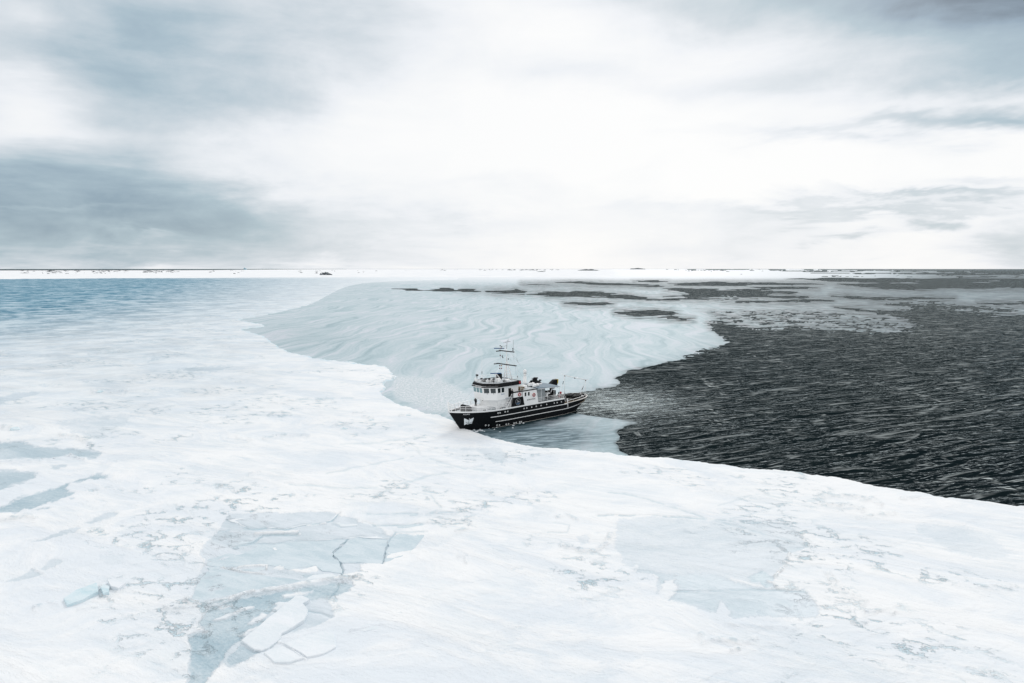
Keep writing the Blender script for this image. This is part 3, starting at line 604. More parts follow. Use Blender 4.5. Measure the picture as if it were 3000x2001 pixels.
def make_fast_ice():
    rs = np.concatenate([np.geomspace(6, 44, 40)[:-1], row_radii(44, 15000, 0.78)])
    az = col_angles(math.radians(-66), math.radians(66), fine=1 / 690.0)
    X, Y, R, A = polar_grid(rs, az)
    px, py, d = fast_fields(X, Y)
    near = sstep(R, 900, 120)
    # relief: broad swells of snow, drifts drawn out by the wind, small rough stuff
    ca, sa = math.cos(math.radians(26)), math.sin(math.radians(26))
    U, V = X * ca + Y * sa, -X * sa + Y * ca
    rel = (fbm(U / 24, V / 11, 4, 51) - .5) * 0.9 + (fbm(U / 7, V / 1.6, 4, 55) - .5) * 0.30 * near + (fbm(X / 1.3, Y / 1.3, 3, 58) - .5) * 0.12 * near
    wx = (fbm(X / 2.2, Y / 2.2, 4, 61, .6) - .5); wy = (fbm(X / 2.2, Y / 2.2, 4, 67, .6) - .5)
    pxx = px + wx * 26 * np.clip((py - 787) / 500, .1, 1); pyy = py + wy * 15 * np.clip((py - 787) / 500, .1, 1)
    bare = np.zeros_like(X)
    for poly, amt, soft in BARE:
        bare = np.maximum(bare, amt * sstep(sdf(pxx, pyy, poly, 34) + (fbm(px / 7, py / 4, 4, 57, .65) - .5) * 9 * soft, -3.0 * soft, 5.0 * soft))
    # white snow patches that lie on the bare ice
    for poly in (zB([(400, 1010), (520, 980), (720, 915), (730, 940), (600, 1000), (480, 1045), (400, 1035)]), zB([(420, 900), (560, 870), (580, 900), (440, 930)]), zB([(730, 1050), (850, 960), (920, 980), (1000, 890), (1080, 880), (900, 1000), (780, 1060)]),
                 zB([(960, 890), (1000, 860), (1080, 870), (1040, 910), (980, 915)]), zB([(920, 350), (950, 335), (985, 350), (950, 375)]), zB([(930, 545), (1000, 515), (1080, 530), (1030, 570)]), zB([(1090, 570), (1200, 545), (1340, 520), (1340, 560), (1220, 590)]), zB([(650, 1170), (760, 1100), (820, 1080), (720, 1170)]),
                 zB([(1000, 790), (1200, 770), (1340, 760), (1180, 800), (1020, 830)]),
                 zC([(300, 720), (380, 680), (400, 690), (340, 740)]), zC([(1200, 770), (1400, 830), (1540, 880), (1420, 870), (1230, 800)]), zC([(620, 790), (740, 780), (700, 840), (640, 900), (580, 980), (600, 860)])):
        bare *= 1 - .85 * sstep(sdf(pxx + wx * 10, pyy + wy * 8, poly, 20), -3, 4)
    spots = sstep(fbm(U / 5.5, V / 1.6, 4, 71, .62), .58, .74) * sstep(fbm(X / 30, Y / 30, 3, 73), .50, .62)
    bare = np.maximum(bare, spots * .24 * sstep(R, 300, 60))
    crack = np.zeros_like(X); groove = np.zeros_like(X)
    jx, jy = px + wx * 9, py + wy * 7
    for pts, a in CRACKS:
        q = ldist(jx, jy, pts, 14)
        wdt = 1.6 + 1.0 * fbm(px / 14, py / 14, 2, 77)
        broken = sstep(fbm(px / 22, py / 22, 2, 79), .22, .45)
        crack = np.maximum(crack, a * np.exp(-(q / wdt) ** 2) * broken); groove = np.maximum(groove, a * np.exp(-(q / 3.0) ** 2))
    ridge = np.zeros_like(X)
    rough = fbm(X / .9, Y / .9, 4, 83, .65)
    for pts, wdt, hgt in RIDGES:
        q = ldist(jx, jy, pts, 34)
        g = np.exp(-(q / (wdt * 1.25)) ** 2)
        ridge = np.maximum(ridge, g * hgt * (0.25 + 1.5 * np.clip(rough - .2, 0, 1)))
        crk = np.exp(-(q / (wdt * 1.1)) ** 2) * sstep(rough, .56, .70) * .5
        crack = np.maximum(crack, crk * (hgt > .28))
        bare *= 1 - .9 * np.exp(-(q / wdt) ** 2)
    # rough hummocks far out on the left, cloud shade painted over them as blue
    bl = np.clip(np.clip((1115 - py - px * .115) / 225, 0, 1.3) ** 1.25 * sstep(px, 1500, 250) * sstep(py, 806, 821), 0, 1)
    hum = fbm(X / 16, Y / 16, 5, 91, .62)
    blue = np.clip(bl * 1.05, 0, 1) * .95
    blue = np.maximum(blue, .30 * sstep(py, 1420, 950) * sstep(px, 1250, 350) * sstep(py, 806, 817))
    rel = rel + blue * (hum - .5) * 3.0
    rel = rel * np.clip(d / 10, 0.12, 1)
    z = 0.48 * np.clip(d / 4.5, -1.4, 1.0) + np.where(d > 0, rel * .42 + ridge * 0.70 - 0.16 * groove - 0.12 * bare * near, 0)
    z = np.where(d > 3, np.maximum(z, 0.12), z)
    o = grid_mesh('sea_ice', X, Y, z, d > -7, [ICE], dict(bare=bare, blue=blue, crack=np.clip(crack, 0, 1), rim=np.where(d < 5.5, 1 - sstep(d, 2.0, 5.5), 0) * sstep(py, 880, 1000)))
    tag(o, 'snow covered fast ice sheet with grey bare patches and cracks', kind='structure')
    return o
SEA_ICE = make_fast_ice()

def inner(poly, q):                             # shrink a polygon towards its centre by q
    c = np.mean(poly, 0); return [tuple(c + (np.array(p) - c) * (1 - q)) for p in poly]

def plate_material(name, c0, c1):
    m = bpy.data.materials.new(name); m.use_nodes = True; t = NT(m.node_tree); p = t.n['Principled BSDF']
    co = t.node('ShaderNodeNewGeometry').outputs['Position']
    a = t.noise(t.mapv(co, (0.5, 0.16, 1), math.radians(-64)), 1.0, 6, 0.65, .4); b = t.noise(co, 3.0, 4, 0.7)
    c = t.mix(t.ss(t.add(t.mul(a, .7), t.mul(b, .3)), .36, .62), c0, c1)
    t.l.new(c, p.inputs['Base Color']); p.inputs['Roughness'].default_value = .55; p.inputs['Specular IOR Level'].default_value = .2
    t.l.new(t.bump(t.add(t.mul(a, .12), t.mul(b, .03)), .8, 1.0), p.inputs['Normal'])
    return m
PM = [plate_material('pale_plate_ice', (0.72, 0.78, 0.82), (0.82, 0.85, 0.88)), plate_material('grey_plate_ice', (0.52, 0.625, 0.68), (0.66, 0.735, 0.78)), plate_material('blue_plate_ice', (0.56, 0.72, 0.78), (0.72, 0.81, 0.85))]

def slab(name, poly_px, z0, thick, m, parent=None, tilt=(0, 0), seed=0, rag=.10):
    """an ice slab with a ragged outline, standing on the ice at its traced place"""
    rnd = random.Random(seed)
    P = []
    n = len(poly_px)
    g = [ground(*p)[:2] for p in poly_px]
    for i in range(n):
        a, b = np.array(g[i]), np.array(g[(i + 1) % n]); L = np.linalg.norm(b - a); k = max(2, int(L / .8))
        nrm = np.array([-(b - a)[1], (b - a)[0]]) / (L + 1e-6)
        for j in range(k):
            P.append(a + (b - a) * j / k + nrm * rnd.uniform(-rag, rag) * (1 if j else .3))
    c = np.mean(P, 0)
    f = lambda p, z, s: (c[0] + (p[0] - c[0]) * s, c[1] + (p[1] - c[1]) * s, z + (p[0] - c[0]) * tilt[0] + (p[1] - c[1]) * tilt[1])
    N = len(P); size = max(1e-3, np.mean([np.linalg.norm(p - c) for p in P]))
    s2 = 1 - .06 / size
    vs = [f(p, z0 - .25, 1.0) for p in P] + [f(p, z0 + thick - .05, 1.0) for p in P] + [f(p, z0 + thick, s2) for p in P]
    fs = [tuple(range(N - 1, -1, -1)), tuple(range(2 * N, 3 * N))]
    for k in (0, N): fs += [(k + i, k + (i + 1) % N, k + N + (i + 1) % N, k + N + i) for i in range(N)]
    mb = MB(); mb.add(vs, fs); return mb.build(name, m, parent)

PLATES = [zB([(530, 95), (880, 45), (1480, 20), (1530, 40), (1460, 98), (1190, 145), (1060, 175), (900, 168), (730, 176)]), zB([(440, 212), (520, 110), (700, 180), (560, 196)]), zB([(395, 280), (440, 218), (700, 190), (850, 215), (840, 240), (745, 305), (590, 322)]),
    zB([(765, 308), (860, 255), (1000, 242), (1140, 245), (1095, 284), (950, 312)]), zB([(1110, 285), (1190, 225), (1480, 140), (1560, 165), (1700, 155), (1900, 205), (1980, 265), (1720, 250), (1625, 265), (1400, 280)]),
    zB([(340, 430), (560, 350), (760, 320), (950, 325), (1100, 296), (1500, 286), (1610, 280), (1485, 395), (1485, 430), (1550, 497), (1570, 590), (1400, 570), (1330, 515), (1090, 560), (880, 510), (640, 530), (470, 530), (330, 515)]),
    zB([(1640, 280), (1720, 262), (1990, 282), (1960, 380), (1935, 500), (1740, 490), (1575, 492), (1500, 430), (1500, 400)]), zB([(230, 700), (330, 570), (470, 545), (640, 580), (860, 608), (1100, 640), (1240, 665), (1000, 700), (700, 765), (400, 845), (310, 865), (185, 845)]),
    zB([(1240, 650), (1300, 605), (1480, 590), (1560, 620), (1400, 650)]), zB([(335, 535), (440, 520), (450, 550), (350, 570)]), zB([(640, 548), (760, 528), (875, 525), (870, 552), (780, 575), (660, 562)]),
    zB([(1500, 120), (1700, 70), (1790, 115), (1860, 150), (1700, 148), (1560, 158)]), zB([(2020, 270), (2100, 215), (2330, 235), (2200, 400), (1960, 490), (1985, 360)])]
def make_plates():
    rnd = random.Random(4)
    for i, p in enumerate(PLATES):
        m = PM[0] if i in (0, 1, 4, 11, 8) else PM[1]
        o = slab('ice_plate', p, 0.30, 0.07 + rnd.uniform(-.03, .04), m, SEA_ICE, (rnd.uniform(-.004, .004), rnd.uniform(-.004, .004)), i, .17)
make_plates()

def make_slabs():
    S = [(zB([(650, 1230), (870, 1050), (1100, 870), (1150, 825), (1210, 830), (1280, 862), (1215, 900), (1262, 960), (1225, 1050), (1110, 1120), (1020, 1170), (985, 1235), (900, 1300), (835, 1322), (770, 1312)]), .42, .32, PM[0], 'long pale ice slab lying tilted across the grey ice in the foreground', (.015, .02)),
         (zB([(1040, 1262), (1200, 1205), (1400, 1148), (1500, 1165), (1515, 1290), (1400, 1350), (1250, 1382), (1150, 1320)]), .4, .26, PM[0], 'broad snowy ice slab beside the tip of the long tilted slab', (-.01, .015)),
         (zB([(855, 1340), (930, 1300), (1030, 1275), (1130, 1335), (1225, 1392), (1100, 1432), (950, 1432)]), .38, .24, PM[0], 'small snowy ice slab nearest the lower frame edge below the long slab', (.01, -.01)),
         (zA([(585, 1470), (700, 1400), (890, 1345), (905, 1420), (760, 1490), (620, 1530)]), .42, .42, PM[2], 'tilted pale turquoise ice slab on the snow at lower left', (.05, .06)),
         (zA([(925, 1370), (960, 1350), (1010, 1370), (1005, 1420), (950, 1440)]), .42, .45, PM[2], 'rounded blue ice lump touching the turquoise slab', (.03, .02)),
         (zA([(990, 1310), (1090, 1300), (1160, 1340), (1090, 1390), (1020, 1372)]), .45, .5, PM[0], 'white snow capped ice block behind the blue ice lump', (.02, .04)),
         (zB([(1690, 1120), (1780, 1080), (1920, 1068), (2000, 1090), (1900, 1120), (1780, 1140)]), .36, .22, PM[0], 'half buried ice slab alone in the smooth snow right of the grey ice', (-.01, .03))]
    for i, (poly, z0, th, m, lab, tl) in enumerate(S):
        tag(slab('ice_slab', poly, z0, th, m, None, tl, 40 + i, .07), lab, 'ice slab')
    B = [(z7([(1553, 838)])[0], .6, 'vivid turquoise ice block near the ice edge left of the bow', PM[2]), (z7([(1218, 880)])[0], .55, 'small blue ice block on the snow, second from the ship bow', PM[2]), (z7([(965, 962)])[0], .7, 'jagged pale blue ice block in the low heap left of the ship', PM[2]),
         (zL([(105, 848)])[0], 1.2, 'blue ice block on the snow ridge at the far left', PM[2]), (zL([(690, 588)])[0], 1.2, 'blue ice block at the near end of the long snow ridge', PM[2]), (zB([(600, 328)])[0], .38, 'little dark ice chunk on the crack of the ice plates', PM[1])]
    for i, ((x, y), r, lab, m) in enumerate(B):
        rnd = random.Random(90 + i); g = ground(x, y, .5)
        bm = bmesh.new(); bmesh.ops.create_icosphere(bm, subdivisions=2, radius=r)
        for v in bm.verts:
            k = .7 + .5 * rnd.random(); v.co = Vector((v.co.x * k * 1.3, v.co.y * k, max(-.3, v.co.z * k * .62)))
        me = bpy.data.meshes.new('ice_block'); bm.to_mesh(me); bm.free(); me.materials.append(m)
        o = bpy.data.objects.new('ice_block', me); COL.objects.link(o); o.location = (g[0], g[1], .45); tag(o, lab, 'ice block')
    # uncounted rubble along the pressure ridges
    rnd = random.Random(5); mb = MB()
    for pts, wdt, hgt in RIDGES:
        if hgt < .28: continue
        for a, b in zip(pts[:-1], pts[1:]):
            ga, gb = ground(*a), ground(*b); L = np.linalg.norm(gb - ga)
            if L > 60: L = 60
            for k in range(int(L * .8)):
                q = rnd.random(); x = a[0] + (b[0] - a[0]) * q + rnd.gauss(0, wdt * .7); y = a[1] + (b[1] - a[1]) * q + rnd.gauss(0, wdt * .4)
                g = ground(x, y); r = rnd.uniform(.06, .22) * (0.7 + g[1] / 260)
                rot = Matrix.Rotation(rnd.uniform(-.6, .6), 3, 'X')
                mb.box((g[0], g[1], .55 + r * .25), (r * rnd.uniform(1, 2.4), r * rnd.uniform(.8, 1.6), r * rnd.uniform(.4, .9)), rnd.uniform(0, 3.1), rot)
    tag(mb.build('ice_rubble', PM[0]), 'small broken ice pieces strewn along the pressure ridges', kind='stuff')
make_slabs()

def brash():
    rnd = random.Random(21); mb = MB()
    def piece(x, y, r):
        g = ground(x, y); n = rnd.randint(5, 7); a0 = rnd.random() * 6
        P = [(g[0] + r * rnd.uniform(.7, 1.3) * math.cos(a0 + 6.283 * i / n), g[1] + r * rnd.uniform(.7, 1.3) * math.sin(a0 + 6.283 * i / n)) for i in range(n)]
        mb.prism(P, -.05, rnd.uniform(.10, .26))
    zs = lambda x, y: (1280 + x / 4.898, 970 + y / 4.898)
    for i in range(80):
        q = rnd.random(); x, y = zs(330 + 900 * q ** 1.4 + rnd.gauss(0, 30), 1440 - 150 * q ** 1.4 + abs(rnd.gauss(0, 34))); piece(x, y, rnd.uniform(.10, .34))
    for i in range(60): x, y = zs(rnd.gauss(300, 50), rnd.gauss(1395, 40)); piece(x, y, rnd.uniform(.15, .6))
    tag(mb.build('brash_ice', PM[0]), 'small broken ice floating round the bow of the ship', kind='stuff')
brash()

# ------------------------------------------------------------------ low snowy land and dark rocks near the horizon
def make_shore():
    rs = np.geomspace(2700, 52000, 90); az = np.linspace(math.radians(-62), math.radians(12), 650)
    X, Y, R, A = polar_grid(rs, az)
    px, py = photo(X, Y)
    lim = 20000 + 32000 * sstep(A, math.radians(-26), math.radians(-12))
    e = sstep(R, 2750, 3600) * sstep(R, lim, lim * .7) * sstep(A, math.radians(11), math.radians(4))
    z = -1.5 + e * (2.2 + 5.5 * fbm(X / 500, Y / 900, 4, 101) + 2.0 * (fbm(X / 90, Y / 150, 4, 105) - .5))
    m = bpy.data.materials.new('shore_snow'); m.use_nodes = True; t = NT(m.node_tree); p = t.n['Principled BSDF']
    co = t.node('ShaderNodeNewGeometry').outputs['Position']
    c = t.mix(t.ss(t.noise(co, .01, 5, .6), .35, .65), (.80, .82, .85), (.90, .905, .91))
    t.l.new(c, p.inputs['Base Color']); p.inputs['Roughness'].default_value = .9; p.inputs['Specular IOR Level'].default_value = .1
    o = grid_mesh('snowy_shore', X, Y, z, z > -1.2, [m], {})
    tag(o, 'low snow covered land along the horizon', kind='structure')
make_shore()

ROCK = bpy.data.materials.new('dark_rock'); ROCK.use_nodes = True
_t = NT(ROCK.node_tree); _p = _t.n['Principled BSDF']; _co = _t.node('ShaderNodeTexCoord').outputs['Object']
_s = _t.ss(_t.noise(_t.mapv(_co, (1, 1, .8)), .22, 5, .65), .52, .60)
_t.l.new(_t.mix(_s, (.018, .028, .036), (.55, .60, .64)), _p.inputs['Base Color']); _p.inputs['Roughness'].default_value = .85

def lump(bm, c, rx, ry, rz, rnd, sub=2):
    r = bmesh.ops.create_icosphere(bm, subdivisions=sub, radius=1)
    for v in r['verts']:
        k = .72 + .5 * rnd.random(); v.co = Vector((c[0] + v.co.x * rx * k, c[1] + v.co.y * ry * k, c[2] + max(-.2, v.co.z) * rz * k))
def rock(name, px, py, w_px, h_px, label, cat, seed, parts=3):
    """rock standing on the sea at photo point (px, py), w and h given as its size there"""
    rnd = random.Random(seed); g = ground(px, py, 0); s = np.linalg.norm(g - np.array([0, 0, H])) / F_PX
    w, h = w_px * s, h_px * s; bm = bmesh.new()
    for i in range(parts):
        q = (i + .5) / parts - .5
        lump(bm, (q * w * .72, rnd.uniform(-.1, .1) * w, 0), w * (.20 + .25 / parts), w * .28, h * (.72 + .3 * rnd.random()) * (1 - 1.2 * abs(q) ** 1.6), rnd)
    me = bpy.data.meshes.new(name); bm.to_mesh(me); bm.free(); me.materials.append(ROCK)
    o = bpy.data.objects.new(name, me); COL.objects.link(o); o.location = (g[0], g[1], .5)
    tag(o, label, cat); return o
rock('rock_islet', 955, 808, 32, 11, 'big dark rocky islet streaked with snow on the far white ice', 'rock', 1, 5)
rock('rock_islet', 687, 804, 7, 4, 'small dark boulder on the far snow, left of the big islet', 'rock', 2, 2)
rock('rock_islet', 699, 800, 9, 2.2, 'flat dark rock just beyond the small far boulder', 'rock', 3, 3)
rock('rock_islet', 1586, 797, 26, 3.0, 'short low dark skerry on the far snow above the ship bow', 'rock', 4, 6)
rock('rock_islet', 1725, 793, 58, 4.5, 'long jagged dark skerry on the far snow above the ship mast', 'rock', 5, 12)
rock('rock_islet', 1868, 789, 42, 4.0, 'jagged dark skerry on the horizon snow, farthest to the right', 'rock', 6, 9)
g_ = ground(717, 790.2, 0)
def iceberg():
    s = g_[1] / F_PX; bm = bmesh.new(); rnd = random.Random(3)
    lump(bm, (0, 0, 0), 3.5 * s, 3 * s, 6.5 * s, rnd); lump(bm, (4 * s, 0, 0), 3 * s, 3 * s, 3 * s, rnd)
    me = bpy.data.meshes.new('iceberg'); bm.to_mesh(me); bm.free()
    me.materials.append(mat('pale_blue_berg', (.30, .47, .55), .6, var=.2, scale=.05))
    o = bpy.data.objects.new('iceberg', me); COL.objects.link(o); o.location = g_; tag(o, 'little blue iceberg standing up on the far left horizon', 'iceberg')
iceberg()
def outcrops():
    rnd = random.Random(11); bm = bmesh.new()
    bands = [(-600, 640, 794.5, 799.5, 520, 1.0), (-300, 520, 791, 794, 260, .8), (380, 620, 797, 801.5, 60, .7), (870, 1120, 793, 801, 60, .6), (1290, 1640, 789.5, 793, 120, .7), (880, 930, 798, 803, 20, .8),
             (1490, 1640, 790, 792, 60, .8), (-200, 330, 800.5, 803.5, 130, .9), (600, 1300, 792, 795.5, 60, .5), (1980, 2150, 791, 793, 30, .6)]
    for x0, x1, y0, y1, n, k in bands:
        for i in range(int(n * .7)):
            x = rnd.uniform(x0, x1); y = rnd.uniform(y0, y1)
            if vn1(x * .02) * .7 + vn1(x * .11 + 50) * .5 < .52: continue
            g = ground(x, y, 0); s = g[1] / F_PX
            hz = 1.5 * s * rnd.uniform(.4, 1.0) * k + 4.0
            r = bmesh.ops.create_icosphere(bm, subdivisions=1, radius=1)
            w = s * rnd.uniform(2, 9) * k; dd = s * rnd.uniform(2, 5)
            for v in r['verts']:
                j = .7 + .5 * rnd.random(); v.co = Vector((g[0] + v.co.x * w * j, g[1] + v.co.y * dd * j, v.co.z * hz * j))
    me = bpy.data.meshes.new('rock_outcrops'); bm.to_mesh(me); bm.free()
    me.materials.append(mat('shore_rock', (.05, .065, .075), .9, var=.5, scale=.01))
    o = bpy.data.objects.new('rock_outcrops', me); COL.objects.link(o); tag(o, 'scattered low dark rocks showing through the far snow', kind='stuff')
def vn1(x): return float(vnoise(np.array([x]), np.array([3.7]), 9)[0])
outcrops()

# ------------------------------------------------------------------ the ship
SHIP_O = ground(1280 + 345 / 4.898, 970 + 1427 / 4.898)
PSI = math.radians(41)
ship = empty('expedition_ship', SHIP_O, math.pi + PSI)
tag(ship, 'black hulled white expedition ship nosing into the ice edge', 'ship')

def stem_x(z): return 3.65 * np.clip(z / 5.1, -.3, 1.05) ** 1.0 if z >= 0 else 0.9 * z
def stern_x(z):
    q = min(max((z + .2) / 3.0, 0), 1.25); return -38.6 - 2.70 * q ** 1.15
def prof(t, full, fb, fs):
    """half breadth along the ship: fine bow, parallel middle, rounded stern"""
    b = (1 - max(0, 1 - t / fb) ** 2.0) ** .85; s = (1 - max(0, 1 - (1 - t) / fs) ** 2.6) ** .62
    return full * b * s
def half(t, z):
    zz = min(max(z, -1.0) / 4.6, 1.1); w = max(0.0, zz) ** .8 if zz > 0 else 0
    wl = prof(t, 3.85, .34, .30); dk = prof(t, 4.2, .25, .12)
    b = wl + (dk - wl) * min(1, w)
    return b * (1 - .35 * max(0, -z)) if z < 0 else b
def hull_x(t, z): a, b = stem_x(z), stern_x(z); return a + (b - a) * t
def t_of(x, z): a, b = stem_x(z), stern_x(z); return min(max((x - a) / (b - a), 0.0), 1.0)
def hull_y(x, z): return half(t_of(x, z), z)
STEP_T = t_of(-30.5, 4.0)
def top_z(t):
    if t <= STEP_T:
        x = hull_x(t, 4.6); return 4.6 + .52 * max(0, (x + 9.5) / 13.1) ** 1.7
    q = (t - STEP_T) / (1 - STEP_T); return 3.02 + .75 * q ** 1.4

def build_hull():
    ts = list(np.linspace(0, 1, 70) ** 1.25) ; ts = sorted([t for t in ts if abs(t - STEP_T) > .004 and t < .97] + [STEP_T, STEP_T + 1e-4] + list(1 - np.geomspace(.03, .0002, 10)) + [1.0])
    NS = 15; V = []; fs = []
    for t in ts:
        zt = top_z(t)
        for sgn in (1, -1):
            for j in range(NS):
                z = -1.0 + (zt + 1.0) * j / (NS - 1); V.append((hull_x(t, z), sgn * half(t, z), z))
    n = 2 * NS
    for i in range(len(ts) - 1):
        for sgn in (0, 1):
            for j in range(NS - 1):
                a = i * n + sgn * NS + j; b = a + n; fs.append((a, b, b + 1, a + 1) if sgn else (a, a + 1, b + 1, b))
    mb = MB(); mb.add(V, fs, True)
    # transverse bulkhead at the break of the deck
    w = half(STEP_T, 4.0) - .05; x = -30.45
    mb.box((x, 0, 3.5), (.12, 2 * w, 2.1))
    return mb.build('hull', M['hull'], ship)
hull = build_hull()

def hull_strip(name, z_of, t0, t1, hgt, out, m, parent, n=60, sides=(1, -1)):
    mb = MB()
    for sgn in sides:
        V = []; F_ = []
        for i in range(n + 1):
            t = t0 + (t1 - t0) * i / n; z = z_of(t)
            for dz, o_ in ((0, -.02), (0, out), (hgt, out), (hgt, -.25)):
                V.append((hull_x(t, z + dz), sgn * max(0, half(t, z + dz) + o_), z + dz))
        for i in range(n):
            for k in range(3): a = 4 * i + k; F_.append((a, a + 4, a + 5, a + 1))
        mb.add(V, F_)
    return mb.build(name, m, parent)
hull_strip('sheer_band', lambda t: top_z(t) - .30, 0.0, STEP_T, .33, .05, M['white'], hull)
hull_strip('cap_rail', lambda t: top_z(t) - .05, STEP_T + .002, 1.0, .14, .05, M['cap'], hull)
hull_strip('rubbing_strake', lambda t: 2.85, t_of(-6, 2.85), t_of(-31.4, 2.85), .15, .11, M['rail'], hull)
hull_strip('rubbing_strake', lambda t: 1.58 + 1.15 * max(0, (t - .78) / .22) ** 1.5, t_of(-7.5, 1.58), .985, .13, .11, M['rail'], hull)
hull_strip('waterline_stripe', lambda t: .16, .18, .93, .05, .03, M['cap'], hull)

# decks
def deck_poly(x0, x1, z, inset=.12, n=24):
    xs = np.linspace(x0, x1, n); L = [(x, max(.02, hull_y(x, z) - inset)) for x in xs]; return L + [(x, -y) for x, y in reversed(L)]
MB().prism(deck_poly(3.0, -30.4, 4.4), 4.28, 4.38).build('main_deck', M['deck'], ship)
MB().prism(deck_poly(-30.3, -40.6, 2.7), 2.30, 2.42).build('working_deck', M['dark'], ship)
MB().prism(deck_poly(-20.8, -30.35, 4.4, .5), 4.384, 4.40).build('after_deck', M['darkdeck'], ship)  # darker grey sheet laid over the main deck under the awning
def wood_lining():
    for sgn in (1, -1):
        xs = np.linspace(-30.9, -40.0, 9)
        for a, b in zip(xs[:-1], xs[1:]):
            for z0, z1 in ((2.45, 2.98), (3.01, 3.45)):
                b_ = b + .05; ya, yb = hull_y(a, 3) - .16, hull_y(b_, 3) - .16
                mb = MB(); mb.add([(a, sgn * ya, z0), (b_, sgn * yb, z0), (b_, sgn * yb, z1), (a, sgn * ya, z1), (a, sgn * (ya - .06), z0), (b_, sgn * (yb - .06), z0), (b_, sgn * (yb - .06), z1), (a, sgn * (ya - .06), z1)],
                       [(0, 1, 2, 3), (7, 6, 5, 4), (0, 4, 5, 1), (3, 2, 6, 7), (0, 3, 7, 4), (1, 5, 6, 2)])
                mb.build('bulwark_plank', M['wood'], hull)
wood_lining()

def railing(name, pts, h, rails=3, r=.032, step=1.25, m=None, parent=None):
    mb = MB()
    for a, b in zip(pts[:-1], pts[1:]):
        a, b = Vector(a), Vector(b); n = max(1, int(round((b - a).length / step)))
        for i in range(n + 1): p = a.lerp(b, i / n); mb.tube(p, p + Vector((0, 0, h)), r, 5)
        for k in range(rails):
            z = Vector((0, 0, h * (k + 1) / rails)); mb.tube(a + z, b + z, r * (1.15 if k == rails - 1 else .8), 5)
    return mb.build(name, m or M['rail'], parent or ship)
def edge(x, z, inset=.12, sgn=1): return (x, sgn * max(0.05, hull_y(x, z) - inset), z)
fx = [3.1, 2.3, 1.3, 0.2, -1.4, -3.4, -6.0, -9.0, -12.0]
for sgn in (1, -1):
    railing('railing', [(x, sgn * max(.1, hull_y(x, top_z(t_of(x, 4.6)) - .02) - .12), top_z(t_of(x, 4.6))) for x in fx], 1.15, 3, .055)
    railing('railing', [edge(x, 4.6, .12, sgn) for x in (-20.5, -23, -26, -29.2, -30.3)], 1.15, 3, .04)
    railing('railing', [(x, sgn * (hull_y(x, 3.1) - .1), top_z(t_of(x, 3.2)) + .08) for x in (-31.8, -34, -36.2, -38.2, -39.6)], .55, 1, .04, 2.2)
# raised jackstaff rail at the stem
jb = MB()
for sgn in (1, -1):
    jb.path([(3.5, sgn * .12, 5.1), (3.75, sgn * .2, 6.6), (3.55, sgn * .22, 7.2), (2.6, sgn * .75, 6.35)], .075, 6); jb.tube((2.9, sgn * .45, 5.0), (3.2, sgn * .5, 6.9), .07, 6)
jb.tube((3.55, -.22, 7.2), (3.55, .22, 7.2), .07, 6); jb.tube((3.75, -.2, 6.6), (3.75, .2, 6.6), .06, 6)
jb.build('stem_rail', M['rail'], ship)

# portholes, row by row
def porthole(x, z, r=.15):
    y = hull_y(x, z); y2 = hull_y(x - .3, z); yz = hull_y(x, z + .3)
    nrm = Vector((x, y, z)); tx = Vector((-.3, y2 - y, 0)); tz = Vector((0, yz - y, .3)); nn = tx.cross(tz).normalized()
    if nn.y < 0: nn = -nn
    q = nn.to_track_quat('Z', 'Y').to_matrix()
    f = MB().torus((x, y + .01, z), r, .05, q, 14, 6).build('porthole', M['rail'], hull)
    g = MB(); c = Vector((x, y, z)); g.tube(c - nn * .05, c + nn * .03, r, 14)
    k = g.build('porthole_glass', M['port'], None); k.parent = hull
for x in (-8.0, -8.6, -10.2, -11.0): porthole(x, 3.72)
for x in (-16.3, -17.2, -18.85, -20.4, -22.05, -24.0, -26.7, -27.75, -29.3): porthole(x, 3.72, .13)
for x, z in ((-5.1, .97), (-5.85, .90), (-8.1, .66), (-8.8, .60), (-10.8, .52), (-11.5, .50), (-13.25, .47), (-13.9, .46), (-15.05, .46), (-15.6, .45)): porthole(x, z, .16)

def anchor_pocket():
    c = lambda x, z, o: (x, hull_y(x, z) + o, z)
    P = [(0.25, 3.25), (-.3, 3.0), (-.75, 2.72), (-1.25, 3.0), (-1.85, 3.25), (-1.78, 2.5), (-1.72, 1.75), (-1.15, 1.72), (-.85, 1.55), (-.5, 1.75), (-.22, 1.42), (-.05, 2.1), (.1, 2.7)]
    mb = MB(); n = len(P); ce = (-.8, 2.3)
    V = [c(x, z, .02) for x, z in P] + [c(ce[0] + (x - ce[0]) * .8, ce[1] + (z - ce[1]) * .8, .16) for x, z in P] + [c(ce[0], ce[1], .20)]
    F_ = [(i, (i + 1) % n, n + (i + 1) % n, n + i) for i in range(n)] + [(n + i, n + (i + 1) % n, 2 * n) for i in range(n)]
    mb.add(V, F_); mb.build('anchor_plate', M['ice_chunk'], hull)
    a = MB(); a.tube(c(-.8, 3.2, .22), c(-.8, 1.9, .30), .09, 8); a.tube(c(-.2, 2.3, .28), c(-.8, 1.75, .32), .09, 6); a.tube(c(-1.45, 2.25, .28), c(-.8, 1.75, .32), .09, 6)
    a.build('anchor', M['greywall'], hull)
anchor_pocket()

